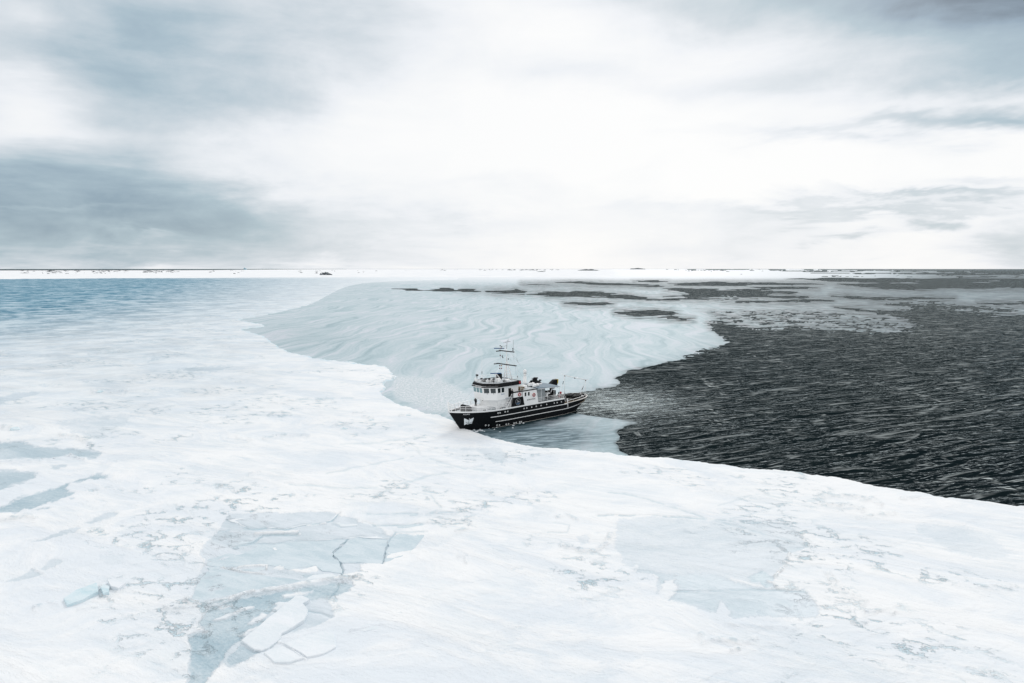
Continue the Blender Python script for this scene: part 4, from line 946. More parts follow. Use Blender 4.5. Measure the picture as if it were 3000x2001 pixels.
def text(body, size, loc, xdir, up, m, parent, name='lettering', width=None):
    cu = bpy.data.curves.new(name, 'FONT'); cu.body = body; cu.size = size; cu.extrude = .012; cu.align_x = 'CENTER'; cu.align_y = 'CENTER'; cu.resolution_u = 2
    tmp = bpy.data.objects.new('tmp', cu); COL.objects.link(tmp); dg = bpy.context.evaluated_depsgraph_get()
    me = bpy.data.meshes.new_from_object(tmp.evaluated_get(dg)); bpy.data.objects.remove(tmp); me.materials.clear(); me.materials.append(m)
    o = bpy.data.objects.new(name, me); COL.objects.link(o)
    X_ = Vector(xdir).normalized(); Y_ = Vector(up); Y_ = (Y_ - X_ * Y_.dot(X_)).normalized(); Z_ = X_.cross(Y_)
    R_ = Matrix((X_, Y_, Z_)).transposed().to_4x4(); R_.translation = Vector(loc); o.matrix_local = R_; o.parent = parent
    return o
yb0, yb1 = hull_y(.72, 4.22), hull_y(-.85, 4.22)
text('POLARIS', .42, (0.0, hull_y(0.0, 4.22) + .06, 4.22), (-1.57, yb1 - yb0, 0), (0, .35, 1), M['letter'], hull)

# foredeck fittings
MB().prism([(-3.6, -2.0), (-3.6, 2.0), (-6.6, 2.4), (-6.6, -2.4)], 4.38, 5.25).build('foredeck_trunk', M['white'], ship, .06)
def windlass():
    b = MB(); b.box((-1.6, 0.0, 4.62), (2.0, 2.2, .5)); b.box((-2.3, 0, 5.2), (.5, .8, .9))
    o = b.build('windlass', M['dark'], ship, .04)
    d = MB(); d.tube((-1.5, -1.3, 5.25), (-1.5, 1.3, 5.25), .44, 14)
    for y in (-1.35, -.5, .5, 1.35): d.tube((-1.5, y - .06, 5.25), (-1.5, y + .06, 5.25), .66, 16)
    d.build('winch_drum', M['dark'], o)
    r = MB(); r.tube((-.75, -.9, 5.0), (-.75, .9, 5.0), .36, 12); r.torus((-.75, -.4, 5.0), .4, .07, Matrix.Rotation(math.pi / 2, 3, 'X')); r.torus((-.75, .4, 5.0), .4, .07, Matrix.Rotation(math.pi / 2, 3, 'X'))
    r.build('chain_wheel', M['dark'], o)
windlass()
for x, y in ((1.4, 1.0), (1.4, -1.0), (-4.6, 3.2), (-4.6, -3.2), (-9.5, 3.6)):
    bl = MB(); bl.box((x, y, 4.42), (.7, .3, .08))
    for dx in (-.2, .2): bl.tube((x + dx, y, 4.40), (x + dx, y, 4.85), .11, 8)
    bl.build('mooring_bollard', M['dark'], ship)
for c, d in (((-7.2, 3.05, 4.68), (1.5, .55, .6)), ((-10.5, 3.35, 4.62), (1.8, .35, .5))): MB().box(c, d).build('deck_locker', M['greywall'], ship, .03)

# deckhouse under the bridge (rounded front)
def arc_front(xc, dep, hw, n=9, p=2.2):
    ys = np.linspace(-hw, hw, n); return [(xc - dep * (abs(y) / hw) ** p, y) for y in ys]
lower = arc_front(-6.6, 2.2, 3.3, 13) + [(-16.0, 3.3), (-16.0, -3.3)]
lh = MB().prism(lower, 4.36, 6.9).build('lower_deckhouse', M['white'], ship, .03)
MB().box((-7.02, 1.0, 6.3), (.10, .42, .5)).build('window', M['glass'], lh)
w_ = MB(); w_.tube((-6.6, 0.0, 6.45), (-6.75, 0.0, 6.45), .16, 10); w_.build('vent', M['dark'], lh)
dr = MB(); dr.box((-10.2, 3.32, 5.35), (.8, .07, 1.8)); dr.build('door', M['white'], lh, .02)
hr = MB(); hr.path([(-8.6, 3.2, 5.5), (-12.2, 3.42, 5.5)], .06, 6); hr.build('handrail', M['dark'], lh)

# bridge: flat front facet, two slanting facets, overhanging top
def bridge_poly(f, w): return [(-5.45 + f, -1.75), (-5.45 + f, 1.75), (-7.95 + .35 * f, 4.0 + w), (-10.3, 4.0 + w), (-10.3, 3.35), (-15.1, 3.35), (-15.1, -3.35), (-10.3, -3.35), (-10.3, -4.0 - w), (-7.95 + .35 * f, -4.0 - w)]
br = MB().prism(bridge_poly(-.05, 0), 6.88, 10.0, bridge_poly(.42, .03)).build('bridge', M['white'], ship, .02)
MB().prism(bridge_poly(.0, .03), 6.80, 6.93).build('bridge_sill', M['white'], br)
def quad_frame(a, b, z0, z1, f0, f1, name, parent, gm, u0, u1, out=.03):
    """window on a bridge facet running from plan point a to b at foot (f0) and head (f1)"""
    def P(u, z):
        s = (z - 6.88) / 3.12; A = Vector((a[0][0] + (a[1][0] - a[0][0]) * s, a[0][1] + (a[1][1] - a[0][1]) * s)); B = Vector((b[0][0] + (b[1][0] - b[0][0]) * s, b[0][1] + (b[1][1] - b[0][1]) * s))
        q = A.lerp(B, u); d = (B - A).normalized(); n = Vector((-d.y, d.x)); c = Vector((-9, 0))
        if n.dot(q - c) < 0: n = -n
        return q, n
    def pane(du, dz, o0, o1, m, nm, par):
        V = []
        for o_ in (o0, o1):
            for u, z in ((u0 - du, z0 - dz), (u1 + du, z0 - dz), (u1 + du, z1 + dz), (u0 - du, z1 + dz)):
                q, n = P(u, z); V.append((q.x + n.x * o_, q.y + n.y * o_, z))
        mb = MB(); mb.add(V, [(0, 1, 2, 3), (7, 6, 5, 4), (0, 4, 5, 1), (1, 5, 6, 2), (2, 6, 7, 3), (3, 7, 4, 0)]); return mb.build(nm, m, par)
    L = (Vector(b[0]) - Vector(a[0])).length
    fr = pane(.07 / L, .07, -.03, .025, M['white'], name + '_frame', parent)
    pane(0, 0, -.02, .045, gm, name, parent)
F0, F1 = bridge_poly(-.05, 0), bridge_poly(.42, .03)
fac = lambda i, j: ((F0[i], F1[i]), (F0[j], F1[j]))
W = lambda i, j, u0, u1, gm: quad_frame(*fac(i, j), 8.55, 9.66, 0, 0, 'window', br, gm, u0, u1)
for k in range(3):
    u = (k + .5) / 3; W(0, 1, u - .135, u + .135, M['glass_l'])
for i, j in ((1, 2), (9, 0)):
    for k in range(2):
        u = (.27, .72)[k] if i == 1 else (.28, .73)[k]; W(i, j, u - .175, u + .175, M['glass'])
for u in (.22, .70): W(2, 3, u - .17, u + .17, M['glass']); W(8, 9, 1 - u - .17, 1 - u + .17, M['glass'])
dd_ = MB(); dd_.box((-12.3, 3.38, 8.1), (.8, .08, 2.1)); dd_.build('door', M['dark'], br)
for (i, j, us) in ((0, 1, (.17, .5, .83)), (1, 2, (.27, .72))):
    for u in us: q = Vector(F0[i]).lerp(Vector(F0[j]), u); MB().box((q.x + .12, q.y + (.1 if i else 0), 8.38), (.12, .25, .08)).build('wiper_motor', M['dark'], br)
text('POLAR', .34, (-9.55, 4.04, 8.12), (-1, 0, 0), (0, 0, 1), M['letter_b'], br)

def ring_band(outer0, outer1, z0, z1, th, name, m, parent):
    n = len(outer0); ins = lambda P: [tuple(np.array(p) + (np.array((-10.2, 0)) - np.array(p)) * th) for p in P]
    i0, i1 = ins(outer0), ins(outer1); mb = MB()
    V = [(*p, z0) for p in outer0] + [(*p, z1) for p in outer1] + [(*p, z1) for p in i1] + [(*p, z0) for p in i0]
    F_ = []
    for k in range(4):
        for i in range(n): a, b = k * n + i, k * n + (i + 1) % n; c, d = ((k + 1) % 4) * n + (i + 1) % n, ((k + 1) % 4) * n + i; F_.append((a, b, c, d))
    mb.add(V, F_); return mb.build(name, m, parent)
vis0 = [(-4.75, -1.95), (-4.75, 1.95), (-7.75, 4.45), (-15.3, 4.2), (-15.3, -4.2), (-7.75, -4.45)]
vis1 = [(-5.15, -1.85), (-5.15, 1.85), (-7.9, 4.2), (-15.3, 4.05), (-15.3, -4.05), (-7.9, -4.2)]
MB().prism([tuple(np.array(p) + (np.array((-10.2, 0)) - np.array(p)) * .02) for p in vis0], 9.98, 10.25).build('bridge_roof', M['white'], ship)
vz = ring_band(vis0, vis1, 9.92, 10.82, .06, 'roof_fascia', M['black'], ship)
MB().box((-14.9, 4.12, 10.4), (.5, .16, .6)).build('navigation_light_board', M['red'], vz)
text('M/S POLARIS', .42, (-4.70, .75, 10.0), (0, 1, 0), (-.35, 0, 1), M['letter'], vz)
MB().prism([tuple(np.array(p) + (np.array((-10.2, 0)) - np.array(p)) * .03) for p in vis1], 10.60, 10.72).build('monkey_island', M['deck'], ship)
railing('railing', [(-5.35, -1.7, 10.8), (-5.35, 1.7, 10.8), (-8.0, 3.95, 10.8), (-15.1, 3.85, 10.8)], .85, 2, .03, 1.1)
railing('railing', [(-5.35, -1.7, 10.8), (-8.0, -3.95, 10.8), (-15.1, -3.85, 10.8), (-15.1, 3.85, 10.8)], .85, 2, .03, 1.3)

# bridge top clutter
def searchlight(x, y, z, r):
    s = MB(); s.tube((x, y, 10.7), (x, y, z - r), .06, 6); s.tube((x + .18, y, z), (x - .3, y, z), r, 14, r * .7)
    o = s.build('searchlight', M['dark'], ship); MB().tube((x + .20, y, z), (x + .18, y, z), r * .88, 14).build('lens', M['glass'], o)
searchlight(-6.6, -2.2, 12.25, .30); searchlight(-6.9, -.9, 11.5, .22); searchlight(-7.3, .3, 11.55, .26); searchlight(-7.6, 1.3, 11.6, .24); searchlight(-8.2, 2.3, 11.7, .22)
for c, d in (((-6.2, -1.9, 11.15), (.5, .7, .5)), ((-8.4, .4, 11.0), (.9, .8, .7)), ((-9.8, 2.0, 11.2), (.8, .9, .9)), ((-12.2, 2.6, 11.0), (1.0, .8, .5))): MB().box(c, d).build('equipment_box', M['white'], ship, .04)
for c, d in (((-7.5, -.6, 11.05), (.8, .5, .5)), ((-8.9, 1.2, 11.1), (.5, .5, .6)), ((-11.0, 2.9, 11.0), (.7, .3, .4))): MB().box(c, d).build('instrument_box', M['dark'], ship, .04)
def whip(x, y, z0, z1, nm='whip_antenna'):
    o = MB().tube((x, y, z0), (x, y, z1), .045, 6, .02).build(nm, M['rail'], ship)
    MB().tube((x, y, z0 + .5), (x, y, z0 + 1.1), .07, 6).build('antenna_base', M['dark'], o)
whip(-8.0, -2.0, 12.0, 17.1); whip(-6.45, -2.0, 11.0, 13.4); whip(-15.0, 3.2, 10.8, 13.6); MB().tube((-8.0, -2, 10.7), (-8.0, -2, 12.1), .09, 8).build('antenna_post', M['rail'], ship)
# tilted dark dish on its frame
ds = MB(); ds.add([(-11.3, .1, 10.9), (-11.9, .9, 10.9), (-12.0, .9, 12.4), (-11.5, .1, 12.7), (-11.9, -.9, 11.7), (-11.2, .1, 10.9)], [(0, 1, 2, 3, 4)]); ds.tube((-11.5, .1, 11.7), (-11.9, .1, 11.7), .95, 18, .55)
do = ds.build('satellite_dish', M['dark'], ship); s2_ = MB(); s2_.box((-11.3, .5, 11.6), (.16, 2.3, .18), math.radians(0), Matrix.Rotation(math.radians(-38), 3, 'X')); s2_.build('dish_strut', M['rail'], do)
def radar(x, y, z, L, post0):
    o = MB().tube((x, y, post0), (x, y, z - .25), .09, 8).build('radar_scanner', M['rail'], ship)
    MB().box((x, y, z - .18), (.45, .45, .30)).build('radar_motor', M['rail'], o, .04)
    a = math.radians(-41); MB().box((x, y, z + .05), (L, .26, .24), a + math.radians(8)).build('radar_bar', M['blue'], o, .05)
radar(-10.75, 0, 12.50, 2.75, 10.7)

def mast():
    x = -14.2; b = MB()
    for sgn in (1, -1): b.tube((x - .9, sgn * .95, 10.7), (x - .1, sgn * .22, 15.2), .13, 8, .09)
    b.tube((x + .9, 0, 10.7), (x + .1, 0, 15.2), .15, 8, .10); b.tube((x, 0, 15.0), (x, 0, 18.3), .12, 8, .08)
    for k in range(5):
        z = 11.4 + k * .8; q = (z - 10.7) / 4.5; a = (x - .9 + .8 * q, .95 - .73 * q); f = (x + .9 - .8 * q, 0)
        b.tube((a[0], a[1], z), (a[0], -a[1], z), .05, 5); b.tube((f[0], 0, z), (a[0], a[1], z), .05, 5); b.tube((f[0], 0, z), (a[0], -a[1], z), .05, 5)
    o = b.build('mast', M['rail'], ship)
    c = MB(); c.box((x + .2, .2, 14.45), (.32, 7.2, .22), 0, Matrix.Rotation(math.radians(1), 3, 'X')); c.box((x + 1.0, -2.6, 14.45), (1.7, .3, .2)); c.build('crosstree', M['black'], o)
    c = MB(); c.box((x + .1, .1, 17.75), (.32, 5.6, .22), 0, Matrix.Rotation(math.radians(1), 3, 'X')); c.box((x + 1.0, -1.7, 17.72), (1.8, .3, .2)); c.build('crosstree', M['black'], o)
    p = MB(); p.tube((x, 0, 18.2), (x - .2, 0, 20.4), .05, 6, .03); p.tube((x - .2, -.9, 19.9), (x - .2, 1.2, 20.25), .035, 5); p.tube((x - .2, .35, 20.0), (x - .2, .35, 20.9), .03, 5); p.tube((x + .3, -1.0, 19.75), (x - .2, -.3, 19.85), .03, 5); p.tube((x - .1, 2.4, 17.8), (x - .1, 2.4, 20.7), .025, 5)
    p.tube((x, 0, 19.1), (x, -1.2, 18.85), .03, 5); p.build('topmast_aerial', M['dark'], o)
    for y, z, m in ((-2.2, 18.9, 'dark'), (-1.6, 18.75, 'dark'), (-1.9, 18.35, 'lamp_r'), (2.6, 18.6, 'dark'), (2.6, 18.2, 'dark'), (-2.4, 13.9, 'lamp_r'), (-1.7, 14.0, 'brass'), (-2.4, 13.2, 'lamp_r'), (-1.7, 13.3, 'lamp_r'), (-2.2, 16.5, 'lamp_r'), (-1.4, 16.4, 'dark'), (-1.2, 16.05, 'dark'), (.9, 15.9, 'dark')):
        l = MB(); l.tube((x + .2, y, z - .14), (x + .2, y, z + .14), .13, 8); l.build('mast_lamp', M[m], o)
    g = MB()
    for y, z, zb in ((-2.3, 14.4, 10.75), (3.4, 14.5, 10.75), (2.6, 17.8, 14.5), (-2.4, 17.8, 14.5)): g.tube((x + .15, y, z), (x - .3, y * 1.0, zb), .022, 4)
    g.tube((x, 0, 18), (-1.0, 0, 7.0), .015, 4); g.tube((x - .2, 1.0, 17.7), (-22.5, 1.5, 8.6), .015, 4); g.tube((x - .1, -1.0, 17.7), (-22.5, -1.5, 8.6), .015, 4)
    g.build('rigging', M['steel'], o)
    fl = MB(); fl.add([(x - .2, 3.2, 16.6), (x - .5, 3.6, 15.6), (x - .62, 3.75, 15.1), (x - .35, 3.45, 15.9), (x - .18, 3.23, 16.58), (x - .45, 3.65, 15.55)], [(0, 1, 2, 3), (4, 5, 1, 0)]); fl.build('flag', M['black'], o)
    bb = MB().tube((x + .3, -2.4, 17.8), (x + .3, -2.4, 18.15), .07, 6).build('radar_post', M['rail'], o)
    MB().box((x + .3, -2.5, 18.25), (2.6, .24, .22), math.radians(-41)).build('radar_bar', M['blue'], o, .04)
mast()

# boat deck, casing and after deckhouse, standing at the ship side
bd = MB().prism([(-10.3, 3.9), (-10.3, -3.9), (-21.0, -4.15), (-21.0, 4.15)], 6.80, 6.93).build('boat_deck', M['deck'], ship)
for sgn in (1, -1):
    y0, y1 = sgn * 4.02, sgn * 4.22
    lbl = None
    cs = MB().prism_y([(-12.35, 4.62), (-16.35, 4.62), (-15.85, 6.75), (-12.8, 6.78)], min(y0, y1), max(y0, y1)).build('black_side_casing', M['black'], ship, .02)
    dh = MB().prism_y([(-16.42, 4.62), (-21.1, 4.62), (-20.4, 8.0), (-12.85, 8.0), (-12.78, 6.84), (-15.90, 6.81)], min(y0, y1) + sgn * .01, max(y0, y1) + sgn * .01).build('white_side_plating', M['white'], ship, .02)
    MB().box((-16.7, sgn * 4.12, 8.12), (8.1, .36, .20)).build('side_rail_cap', M['black'], dh)
    for x in (-16.65, -17.75):
        f_ = MB().box((x, sgn * 4.24, 7.25), (.64, .05, 1.06)).build('window_frame', M['white'], dh, .02); MB().box((x, sgn * 4.255, 7.25), (.5, .06, .92)).build('window', M['glass'], dh)
    if sgn == 1:
        MB().box((-15.55, 4.24, 7.3), (.16, .05, 1.3)).build('door_slot', M['dark'], dh)
        text('EXPEDITIONS', .46, (-18.6, 4.25, 5.72), (-1, 0, 0), (0, 0, 1), M['letter_d'], dh)
        em = MB().torus((-14.25, 4.235, 5.68), .80, .03, Matrix.Rotation(math.pi / 2, 3, 'X'), 28, 6).build('round_emblem', M['greywall'], cs)
        e1 = MB(); e1.prism_y([(-13.75, 5.55), (-14.3, 5.62), (-14.85, 5.72), (-14.55, 5.78), (-14.3, 5.74)], 4.222, 4.236)
        e1.prism_y([(-14.12, 5.85), (-14.22, 5.85), (-14.2, 6.2), (-14.14, 6.2)], 4.222, 4.236); e1.build('emblem_white_bird', M['letter'], cs)
        e2 = MB()
        for z, w in ((5.42, .62), (5.26, .55), (5.12, .42)): e2.box((-14.25, 4.228, z), (2 * w, .012, .06))
        e2.build('emblem_waves', M['letter_b'], cs)
inn = MB().prism([(-15.2, -3.1), (-15.2, 3.1), (-20.6, 3.1), (-20.6, -3.1)], 6.93, 8.1).build('after_deckhouse', M['white'], ship, .03)
railing('railing', [(-15.4, 3.9, 8.2), (-20.6, 3.9, 8.2), (-20.6, -3.9, 8.2), (-15.4, -3.9, 8.2)], .95, 2, .03, 1.2)
top = MB(); top.prism([(-15.3, -3.9), (-15.3, 3.9), (-20.7, 3.9), (-20.7, -3.9)], 8.1, 8.2); top.build('upper_deck', M['deck'], ship)
for c, d in (((-16.0, 2.9, 8.62), (1.1, 1.2, .8)), ((-17.4, 2.2, 8.5), (.9, 1.0, .55))): MB().box(c, d).build('deck_crate', M['wood'], ship, .03)
sk = MB(); sk.box((-18.4, 1.6, 8.6), (1.2, 1.4, .8)); sk.build('vent_housing', M['white'], ship, .05)
def stairs(name, a, b, w, yside, n=8):
    mb = MB(); a, b = Vector(a), Vector(b)
    for s in (-w / 2, w / 2): o_ = Vector((0, s, 0)); mb.tube(a + o_, b + o_, .07, 6); mb.tube(a + o_ + Vector((0, 0, 1)), b + o_ + Vector((0, 0, 1)), .04, 6); mb.tube(a + o_, a + o_ + Vector((0, 0, 1)), .04, 5); mb.tube(b + o_, b + o_ + Vector((0, 0, 1)), .04, 5)
    o = mb.build(name, M['rail'], ship)
    for i in range(1, n): p = a.lerp(b, i / n); MB().box(p, (.28, w, .05)).build('tread', M['dark'], o)
stairs('stairway', (-10.6, 3.72, 4.4), (-12.4, 3.72, 6.9), .75, 1)
stairs('stairway', (-31.9, 3.3, 2.5), (-30.7, 3.3, 4.6), .7, 1, 7)
MB().tube((-31.7, 4.05, 4.3), (-31.7, 4.12, 1.9), .12, 8).build('fender_post', M['rail'], ship)

# funnel column with radome
rc = MB(); rc.tube((-21.2, -1.0, 6.9), (-21.2, -1.0, 10.6), .55, 14, .42); rc.tube((-21.2, -1.0, 10.6), (-21.2, -1.0, 11.3), .30, 12, .42)
ro = rc.build('radome_mast', M['white'], ship); MB().sphere((-21.2, -1.0, 11.85), (.48, .48, .58), 16, 10).build('radome', M['rail'], ro)
MB().torus((-21.2, -1.0, 11.32), .44, .035).build('radome_collar', M['steel'], ro)
for y in (2.6, .9): 
    cn = MB(); cn.tube((-22.4, y - .0, 8.75), (-21.0, y, 8.75), .42, 14); cn.sphere((-22.4, y, 8.75), .42, 12, 8); cn.sphere((-21.0, y, 8.75), .42, 12, 8); co_ = cn.build('life_raft_canister', M['rail'], ship)
    MB().torus((-21.7, y, 8.75), .43, .03, Matrix.Rotation(math.pi / 2, 3, 'Y')).build('canister_strap', M['dark'], co_)
    MB().box((-21.7, y, 8.25), (1.6, .7, .12)).build('canister_cradle', M['steel'], co_)
# crane behind the house: white pedestal, dark jib folded on top
cp = MB(); cp.prism([(-23.4, -2.2), (-23.4, .2), (-26.2, .2), (-26.2, -2.2)], 4.4, 8.55); cr = cp.build('crane_pedestal', M['white'], ship, .05)
cc = MB(); cc.prism([(-23.3, -1.9), (-23.3, .1), (-26.1, .1), (-26.1, -1.9)], 8.57, 9.15, [(-23.7, -1.6), (-23.7, -.2), (-25.6, -.2), (-25.6, -1.6)]); cc.box((-24.6, -.9, 9.45), (1.1, .7, .7)); cc.tube((-24.2, -.9, 9.9), (-25.6, -.9, 9.75), .18, 8); cc.box((-23.1, -.6, 9.0), (.5, .3, .9)); cc.tube((-23.2, -.4, 8.6), (-23.1, -.4, 10.1), .05, 6); cc.tube((-26.2, -.9, 9.1), (-26.8, -.9, 9.0), .2, 8)
cc.build('crane_cab', M['black'], cr, .03)
for x, w in ((-24.5, .25), (-25.0, .18), (-25.25, .18)): MB().box((x, .215, 8.2), (w, .03, .22)).build('placard', M['letter_d'], cr)
# aft deckhouse wall and awning
gw = MB().prism([(-20.7, -2.2), (-20.7, 2.3), (-25.2, 2.3), (-25.2, -2.2)], 4.38, 8.0).build('grey_deckhouse', M['greywall'], ship, .03)
for x, z in ((-21.7, 7.4), (-23.6, 7.0), (-22.4, 5.9), (-24.3, 6.1), (-24.6, 5.8), (-24.8, 6.9)): MB().tube((x, 2.28, z), (x, 2.34, z), .07, 8).build('fitting', M['dark'], gw)
def awning():
    nx, ny = 14, 9; V = []; F_ = []
    for i in range(nx + 1):
        for j in range(ny + 1):
            u, v = i / nx, j / ny; x = -20.7 - 8.2 * u; y = -3.9 + 7.9 * v
            z = 8.15 - .35 * u + .62 * math.sin(math.pi * min(1, v * 1.02)) ** .8 * (1 - .75 * u) + .10 * math.sin(u * 9) * math.sin(v * math.pi) - .12 * math.sin(math.pi * ((u * 3) % 1)) * (v > .9)
            V.append((x, y, z))
    for i in range(nx):
        for j in range(ny): a = i * (ny + 1) + j; F_.append((a, a + 1, a + ny + 2, a + ny + 1))
    mb = MB(); mb.add(V, F_, True); o = mb.build('awning', M['canvas'], ship); s = o.modifiers.new('cloth', 'SOLIDIFY'); s.thickness = .05
    for x in (-22.3, -24.6, -26.8, -28.8):
        for y in (3.95, -3.85): MB().tube((x, y, 4.4), (x, y, 7.95 - .02 * abs(x + 20)), .05, 6).build('awning_post', M['rail'], o)
    MB().path([(-20.7, 4.0, 7.98), (-25, 4.0, 7.85), (-28.9, 4.0, 7.66)], .05, 6).build('awning_bar', M['rail'], o)
awning()
dm = MB(); dm.tube((-26.8, -1.2, 5.6), (-26.8, 1.8, 5.6), .95, 16); dm.box((-27.9, .3, 5.0), (1.6, 3.2, 1.2)); dm.box((-29.4, .8, 5.4), (.8, 1.6, 1.9)); dm.tube((-26.8, -1.4, 5.6), (-26.8, -1.2, 5.6), 1.2, 16); dm.tube((-26.8, 1.8, 5.6), (-26.8, 2.0, 5.6), 1.2, 16)
to = dm.build('towing_winch', M['dark'], ship, .03)
tw = MB(); tw.box((-25.9, 2.5, 6.2), (1.2, .7, .3)); tw.box((-25.6, 2.4, 5.7), (.5, .5, .7)); tw.tube((-27.2, 2.4, 6.2), (-27.4, 2.6, 7.2), .13, 8); tw.build('winch_control', M['rail'], to)
# folded yellow marked deck crane
yc = MB(); yc.tube((-29.6, 0, 4.4), (-29.6, 0, 7.0), .42, 12); yc.prism_y([(-28.3, 7.1), (-30.3, 6.5), (-31.4, 7.6), (-31.5, 8.9), (-30.5, 8.9), (-29.2, 8.1)], -.5, .5); yo = yc.build('deck_crane', M['black'], ship, .04)
MB().prism_y([(-31.42, 7.9), (-31.55, 8.95), (-31.8, 8.9), (-31.65, 7.7)], -.52, .52).build('crane_marking', M['yellow'], yo); MB().tube((-31.7, .1, 7.6), (-31.75, .1, 6.6), .09, 6).build('crane_hook', M['dark'], yo)
MB().box((-30.2, 2.6, 5.2), (.6, .5, 1.5)).build('hose_rack', M['dark'], ship, .03)
for c, d in (((-30.0, 3.1, 5.9), (.5, .4, .5)), ((-29.2, 3.5, 5.2), (.4, .25, .7))): MB().box(c, d).build('gear_box', M['red'], ship, .03)
# white stern gantry
gn = MB()
pl_, pr_ = (-37.3, -2.6, 9.0), (-40.4, 2.3, 8.05)
gn.tube(pl_, pr_, .10, 8); gn.tube(pl_, (-36.8, -3.3, 9.4), .07, 6); gn.tube(pr_, (-40.9, 2.9, 8.25), .06, 6)
gn.tube((-37.3, -2.6, 2.4), pl_, .05, 8); gn.tube((-40.4, 2.3, 2.4), pr_, .05, 8); gn.tube(pl_, (-35.2, -1.6, 5.6), .05, 6); gn.tube(pr_, (-39.0, 1.7, 4.2), .05, 6)
go = gn.build('stern_gantry', M['rail'], ship)
for a, b in (((-36.4, -2.16, 7.55), (-35.9, -1.94, 6.75)), ((-39.8, 2.05, 6.3), (-39.4, 1.88, 5.3))): MB().tube(a, b, .08, 6).build('gantry_ram', M['dark'], go)
for p in (pl_, pr_, (-38.8, -.2, 8.55)): MB().box((p[0], p[1], p[2] - .15), (.22, .22, .3)).build('gantry_block', M['dark'], go)
sg = MB(); sg.box((-40.6, .4, 3.0), (.8, 1.2, 1.1)); sg.tube((-40.6, .4, 3.5), (-40.6, .4, 4.3), .22, 8, .1); sg.build('stern_reel', M['steel'], ship, .04)
for c, d in (((-33.2, 0, 3.1), (3.6, 5.2, 1.3)), ((-37.3, -.6, 2.85), (3.6, 3.0, .85))): MB().box(c, d).build('covered_deck_cargo', M['rubber'], ship, .15)
MB().tube((-31.4, 1.4, 5.3), (-31.4, 1.4, 5.9), .16, 10, .05).build('orange_float', M['orange'], ship)
WM = ship.matrix_basis
def on_ship(p): return ship.matrix_basis @ Vector(p)

# inflatable boats on the working deck
def inflatable(loc, rz, tilt, label, L=4.4, Wd=1.7):
    o = empty('inflatable_boat'); o.matrix_world = Matrix.Translation(loc) @ Matrix.Rotation(rz, 4, 'Z') @ Matrix.Rotation(tilt, 4, 'Y'); tag(o, label, 'dinghy', 'inflatable boats on the after deck')
    t = MB(); r = .33; w = Wd / 2 - r; pts = [(-L / 2, w, .3)] + [(-L / 2 + L * .7 * i / 4, w, .3) for i in range(1, 5)] + [(L * .20 + L * .3 * math.sin(a), w * math.cos(a), .3 + .22 * math.sin(a)) for a in np.linspace(.3, math.pi - .3, 7)] + [(-L / 2 + L * .7 * i / 4, -w, .3) for i in range(4, -1, -1)]
    for a, b in zip(pts[:-1], pts[1:]): t.tube(a, b, r, 10); t.sphere(b, r, 10, 6)
    for s in (1, -1): t.tube((-L / 2, s * w, .3), (-L / 2 - .35, s * w, .3), r, 10, .06)
    t.build('tube', M['rubber'], o)
    MB().prism([(-L / 2 + .1, -w), (-L / 2 + .1, w), (L * .28, w * .8), (L * .42, 0), (L * .28, -w * .8)], .05, .15).build('floor', M['deck'], o)
    MB().box((-L / 2 + .08, 0, .38), (.08, 2 * w, .5)).build('transom', M['dark'], o); MB().box((-.3, 0, .45), (.28, 2 * w, .06)).build('thwart', M['dark'], o)
    m = MB(); m.box((-L / 2 - .12, 0, .85), (.35, .3, .45)); m.tube((-L / 2 - .15, 0, .7), (-L / 2 - .2, 0, 0.0), .08, 8); m.build('outboard_motor', M['black'], o, .04)
sr = math.pi + PSI
inflatable(on_ship((-34.6, .6, 4.0)), sr + math.pi, math.radians(6), 'black inflatable boat standing higher, next to the aft stairs of the ship', 4.8, 2.0)
inflatable(on_ship((-38.2, .2, 3.25)), sr + math.pi, math.radians(3), 'black inflatable boat lying low at the very stern of the ship', 4.4, 1.8)

def lifebuoy(p, label):
    o = MB().torus((0, 0, 0), .36, .11, Matrix.Rotation(math.pi / 2, 3, 'X'), 24, 8).build('lifebuoy', M['red']); o.matrix_world = ship.matrix_basis @ Matrix.Translation(p); tag(o, label, 'lifebuoy', 'lifebuoys on the ship side')
    for k in range(4):
        a = math.pi / 4 + k * math.pi / 2; q = Matrix.Rotation(-a, 3, 'Y')
        MB().torus((.36 * math.cos(a), 0, .36 * math.sin(a)), .105, .022, q @ Matrix.Rotation(0, 3, 'X'), 12, 6).build('white_band', M['rail'], o)
lifebuoy((-14.65, 4.36, 7.45), 'red lifebuoy on the white side plating above the black casing')
lifebuoy((-19.45, 4.36, 6.75), 'red lifebuoy beside the two windows, toward the stern')

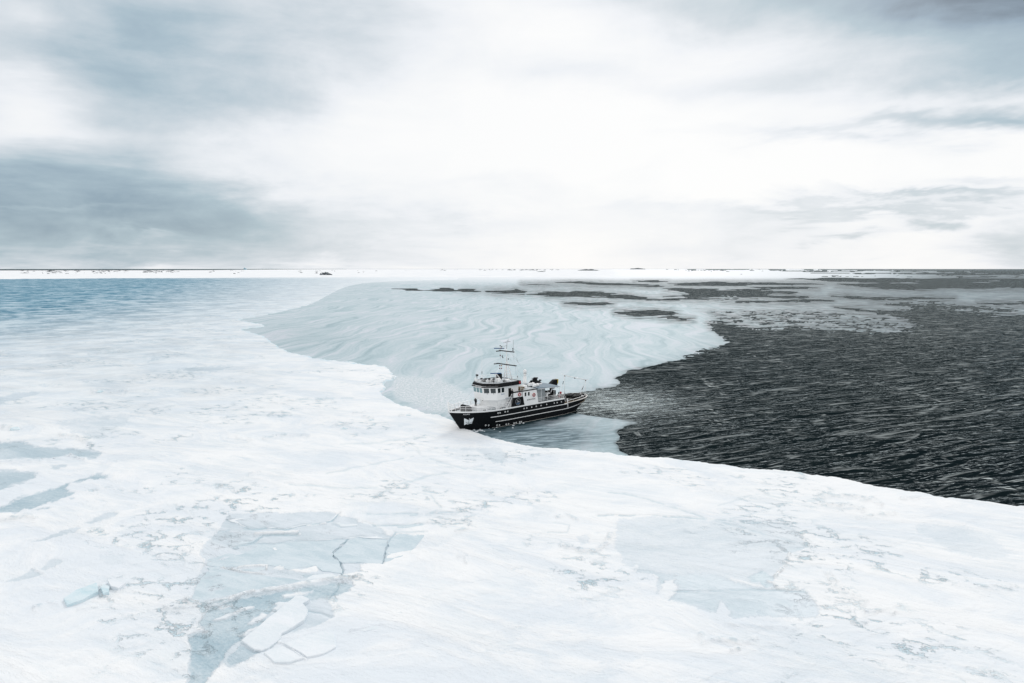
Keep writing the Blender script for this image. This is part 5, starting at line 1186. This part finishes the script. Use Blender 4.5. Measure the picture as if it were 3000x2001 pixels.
# people
def person(loc, rz, J, label, lean=0.0):
    """J: joints by name; one skinned body, then hood, jacket and boots"""
    names = list(J); E_ = [('hip', 'waist'), ('waist', 'chest'), ('chest', 'neck'), ('neck', 'head'), ('head', 'crown')]
    for s in 'lr': E_ += [('chest', s + 'sh'), (s + 'sh', s + 'el'), (s + 'el', s + 'wr'), (s + 'wr', s + 'palm'), ('hip', s + 'hp'), (s + 'hp', s + 'kn'), (s + 'kn', s + 'an'), (s + 'an', s + 'toe')]
    rad = dict(hip=.155, waist=.15, chest=.17, neck=.062, head=.105, crown=.085, sh=.10, el=.085, wr=.045, palm=.042, hp=.125, kn=.10, an=.08, toe=.05)
    V = [J[n] for n in names]; idx = {n: i for i, n in enumerate(names)}; R_ = [rad[n] if n in rad else rad[n[1:]] for n in names]; ED = [(idx[a], idx[b]) for a, b in E_]
    for s in 'lr':
        pa, wr = Vector(J[s + 'palm']), Vector(J[s + 'wr']); d = (pa - wr).normalized(); side = d.cross(Vector((0, 0, 1))); side = side.normalized() if side.length > .1 else Vector((0, 1, 0))
        for k in range(5):
            off = side * (.030 * (k - 1.5)) if k < 4 else side * -.05 - d * .03; ln = (.075, .085, .08, .065, .05)[k]
            b = pa + off; e = b + d * ln + Vector((0, 0, -.02)) + (side * -.03 if k == 4 else Vector())
            V += [tuple(b), tuple(e)]; R_ += [.011, .009]; n = len(V); ED += [(idx[s + 'palm'], n - 2), (n - 2, n - 1)]
    me = bpy.data.meshes.new('person'); me.from_pydata(V, ED, [])
    o = bpy.data.objects.new('person', me); COL.objects.link(o)
    sk_ = o.modifiers.new('body', 'SKIN'); sv_ = me.skin_vertices[0].data
    for i, r in enumerate(R_): sv_[i].radius = (r, r); sv_[i].use_root = (i == idx['hip'])
    o.modifiers.new('smooth', 'SUBSURF').levels = 1; o.modifiers['smooth'].render_levels = 1; me.materials.append(M['cloth'])
    o.matrix_world = Matrix.Translation(loc) @ Matrix.Rotation(rz, 4, 'Z') @ Matrix.Scale(1.06, 4); tag(o, label, 'person')
    h = Vector(J['head']); c = Vector(J['crown'])
    f = MB(); f.sphere(h + Vector((.075, 0, -.005)), (.055, .072, .095), 12, 8); f.sphere(h + Vector((.135, 0, -.015)), (.022, .016, .022), 8, 6)
    fo = f.build('face', M['skin'], o)
    e = MB(); 
    for y in (-.032, .032): e.sphere(h + Vector((.122, y, .018)), .011, 8, 6)
    e.box(h + Vector((.122, 0, -.055)), (.01, .045, .009)); e.build('eyes_and_mouth', M['cloth'], fo)
    g = MB(); g.sphere((h + c) / 2 + Vector((-.03, 0, -.01)), (.13, .125, .165), 14, 10); g.build('hood', M['cloth'], o)
    jk = MB(); ch, hp = Vector(J['chest']), Vector(J['hip']); jk.tube(hp + Vector((0, 0, -.12)), ch + Vector((0, 0, .05)), .27, 14, .29); jk.sphere(ch + Vector((0, 0, .04)), (.29, .31, .17), 14, 8); jk.build('jacket', M['cloth'], o)
    bt = MB()
    for s in 'lr': a = Vector(J[s + 'an']); bt.box((a.x + .06, a.y, .06), (.30, .12, .12)); bt.tube((a.x, a.y, .1), (a.x, a.y, .28), .075, 8)
    bt.build('boots', M['rubber'], o, .03)
P1 = dict(hip=(-.06, 0, .92), waist=(-.02, 0, 1.10), chest=(.06, 0, 1.34), neck=(.14, 0, 1.50), head=(.20, 0, 1.60), crown=(.20, 0, 1.70),
    lsh=(.08, .19, 1.40), lel=(.26, .25, 1.18), lwr=(.40, .10, 1.42), lpalm=(.40, .06, 1.50), rsh=(.08, -.19, 1.40), rel=(.26, -.25, 1.18), rwr=(.40, -.10, 1.42), rpalm=(.40, -.06, 1.50),
    lhp=(-.05, .10, .86), lkn=(.02, .12, .48), lan=(-.06, .13, .09), ltoe=(.12, .14, .04), rhp=(-.05, -.10, .86), rkn=(.04, -.12, .48), ran=(.02, -.13, .09), rtoe=(.20, -.14, .04))
P2 = dict(hip=(0, 0, .93), waist=(0, 0, 1.12), chest=(.01, 0, 1.37), neck=(.02, 0, 1.54), head=(.04, 0, 1.64), crown=(.03, 0, 1.75),
    lsh=(0, .19, 1.44), lel=(.06, .26, 1.16), lwr=(.22, .22, .98), lpalm=(.28, .20, .97), rsh=(0, -.19, 1.44), rel=(.20, -.26, 1.46), rwr=(.32, -.22, 1.70), rpalm=(.34, -.20, 1.79),
    lhp=(0, .10, .87), lkn=(.03, .11, .48), lan=(0, .12, .09), ltoe=(.16, .13, .04), rhp=(0, -.10, .87), rkn=(.02, -.11, .48), ran=(-.04, -.12, .09), rtoe=(.12, -.13, .04))
person(on_ship((-4.9, -.55, 5.25)), sr + math.radians(10), P1, 'hunched person in black hooded clothes standing on the foredeck')
person(on_ship((-12.75, 3.75, 6.93)), sr + math.radians(20), P2, 'person in black with one arm raised at the head of the stairway')
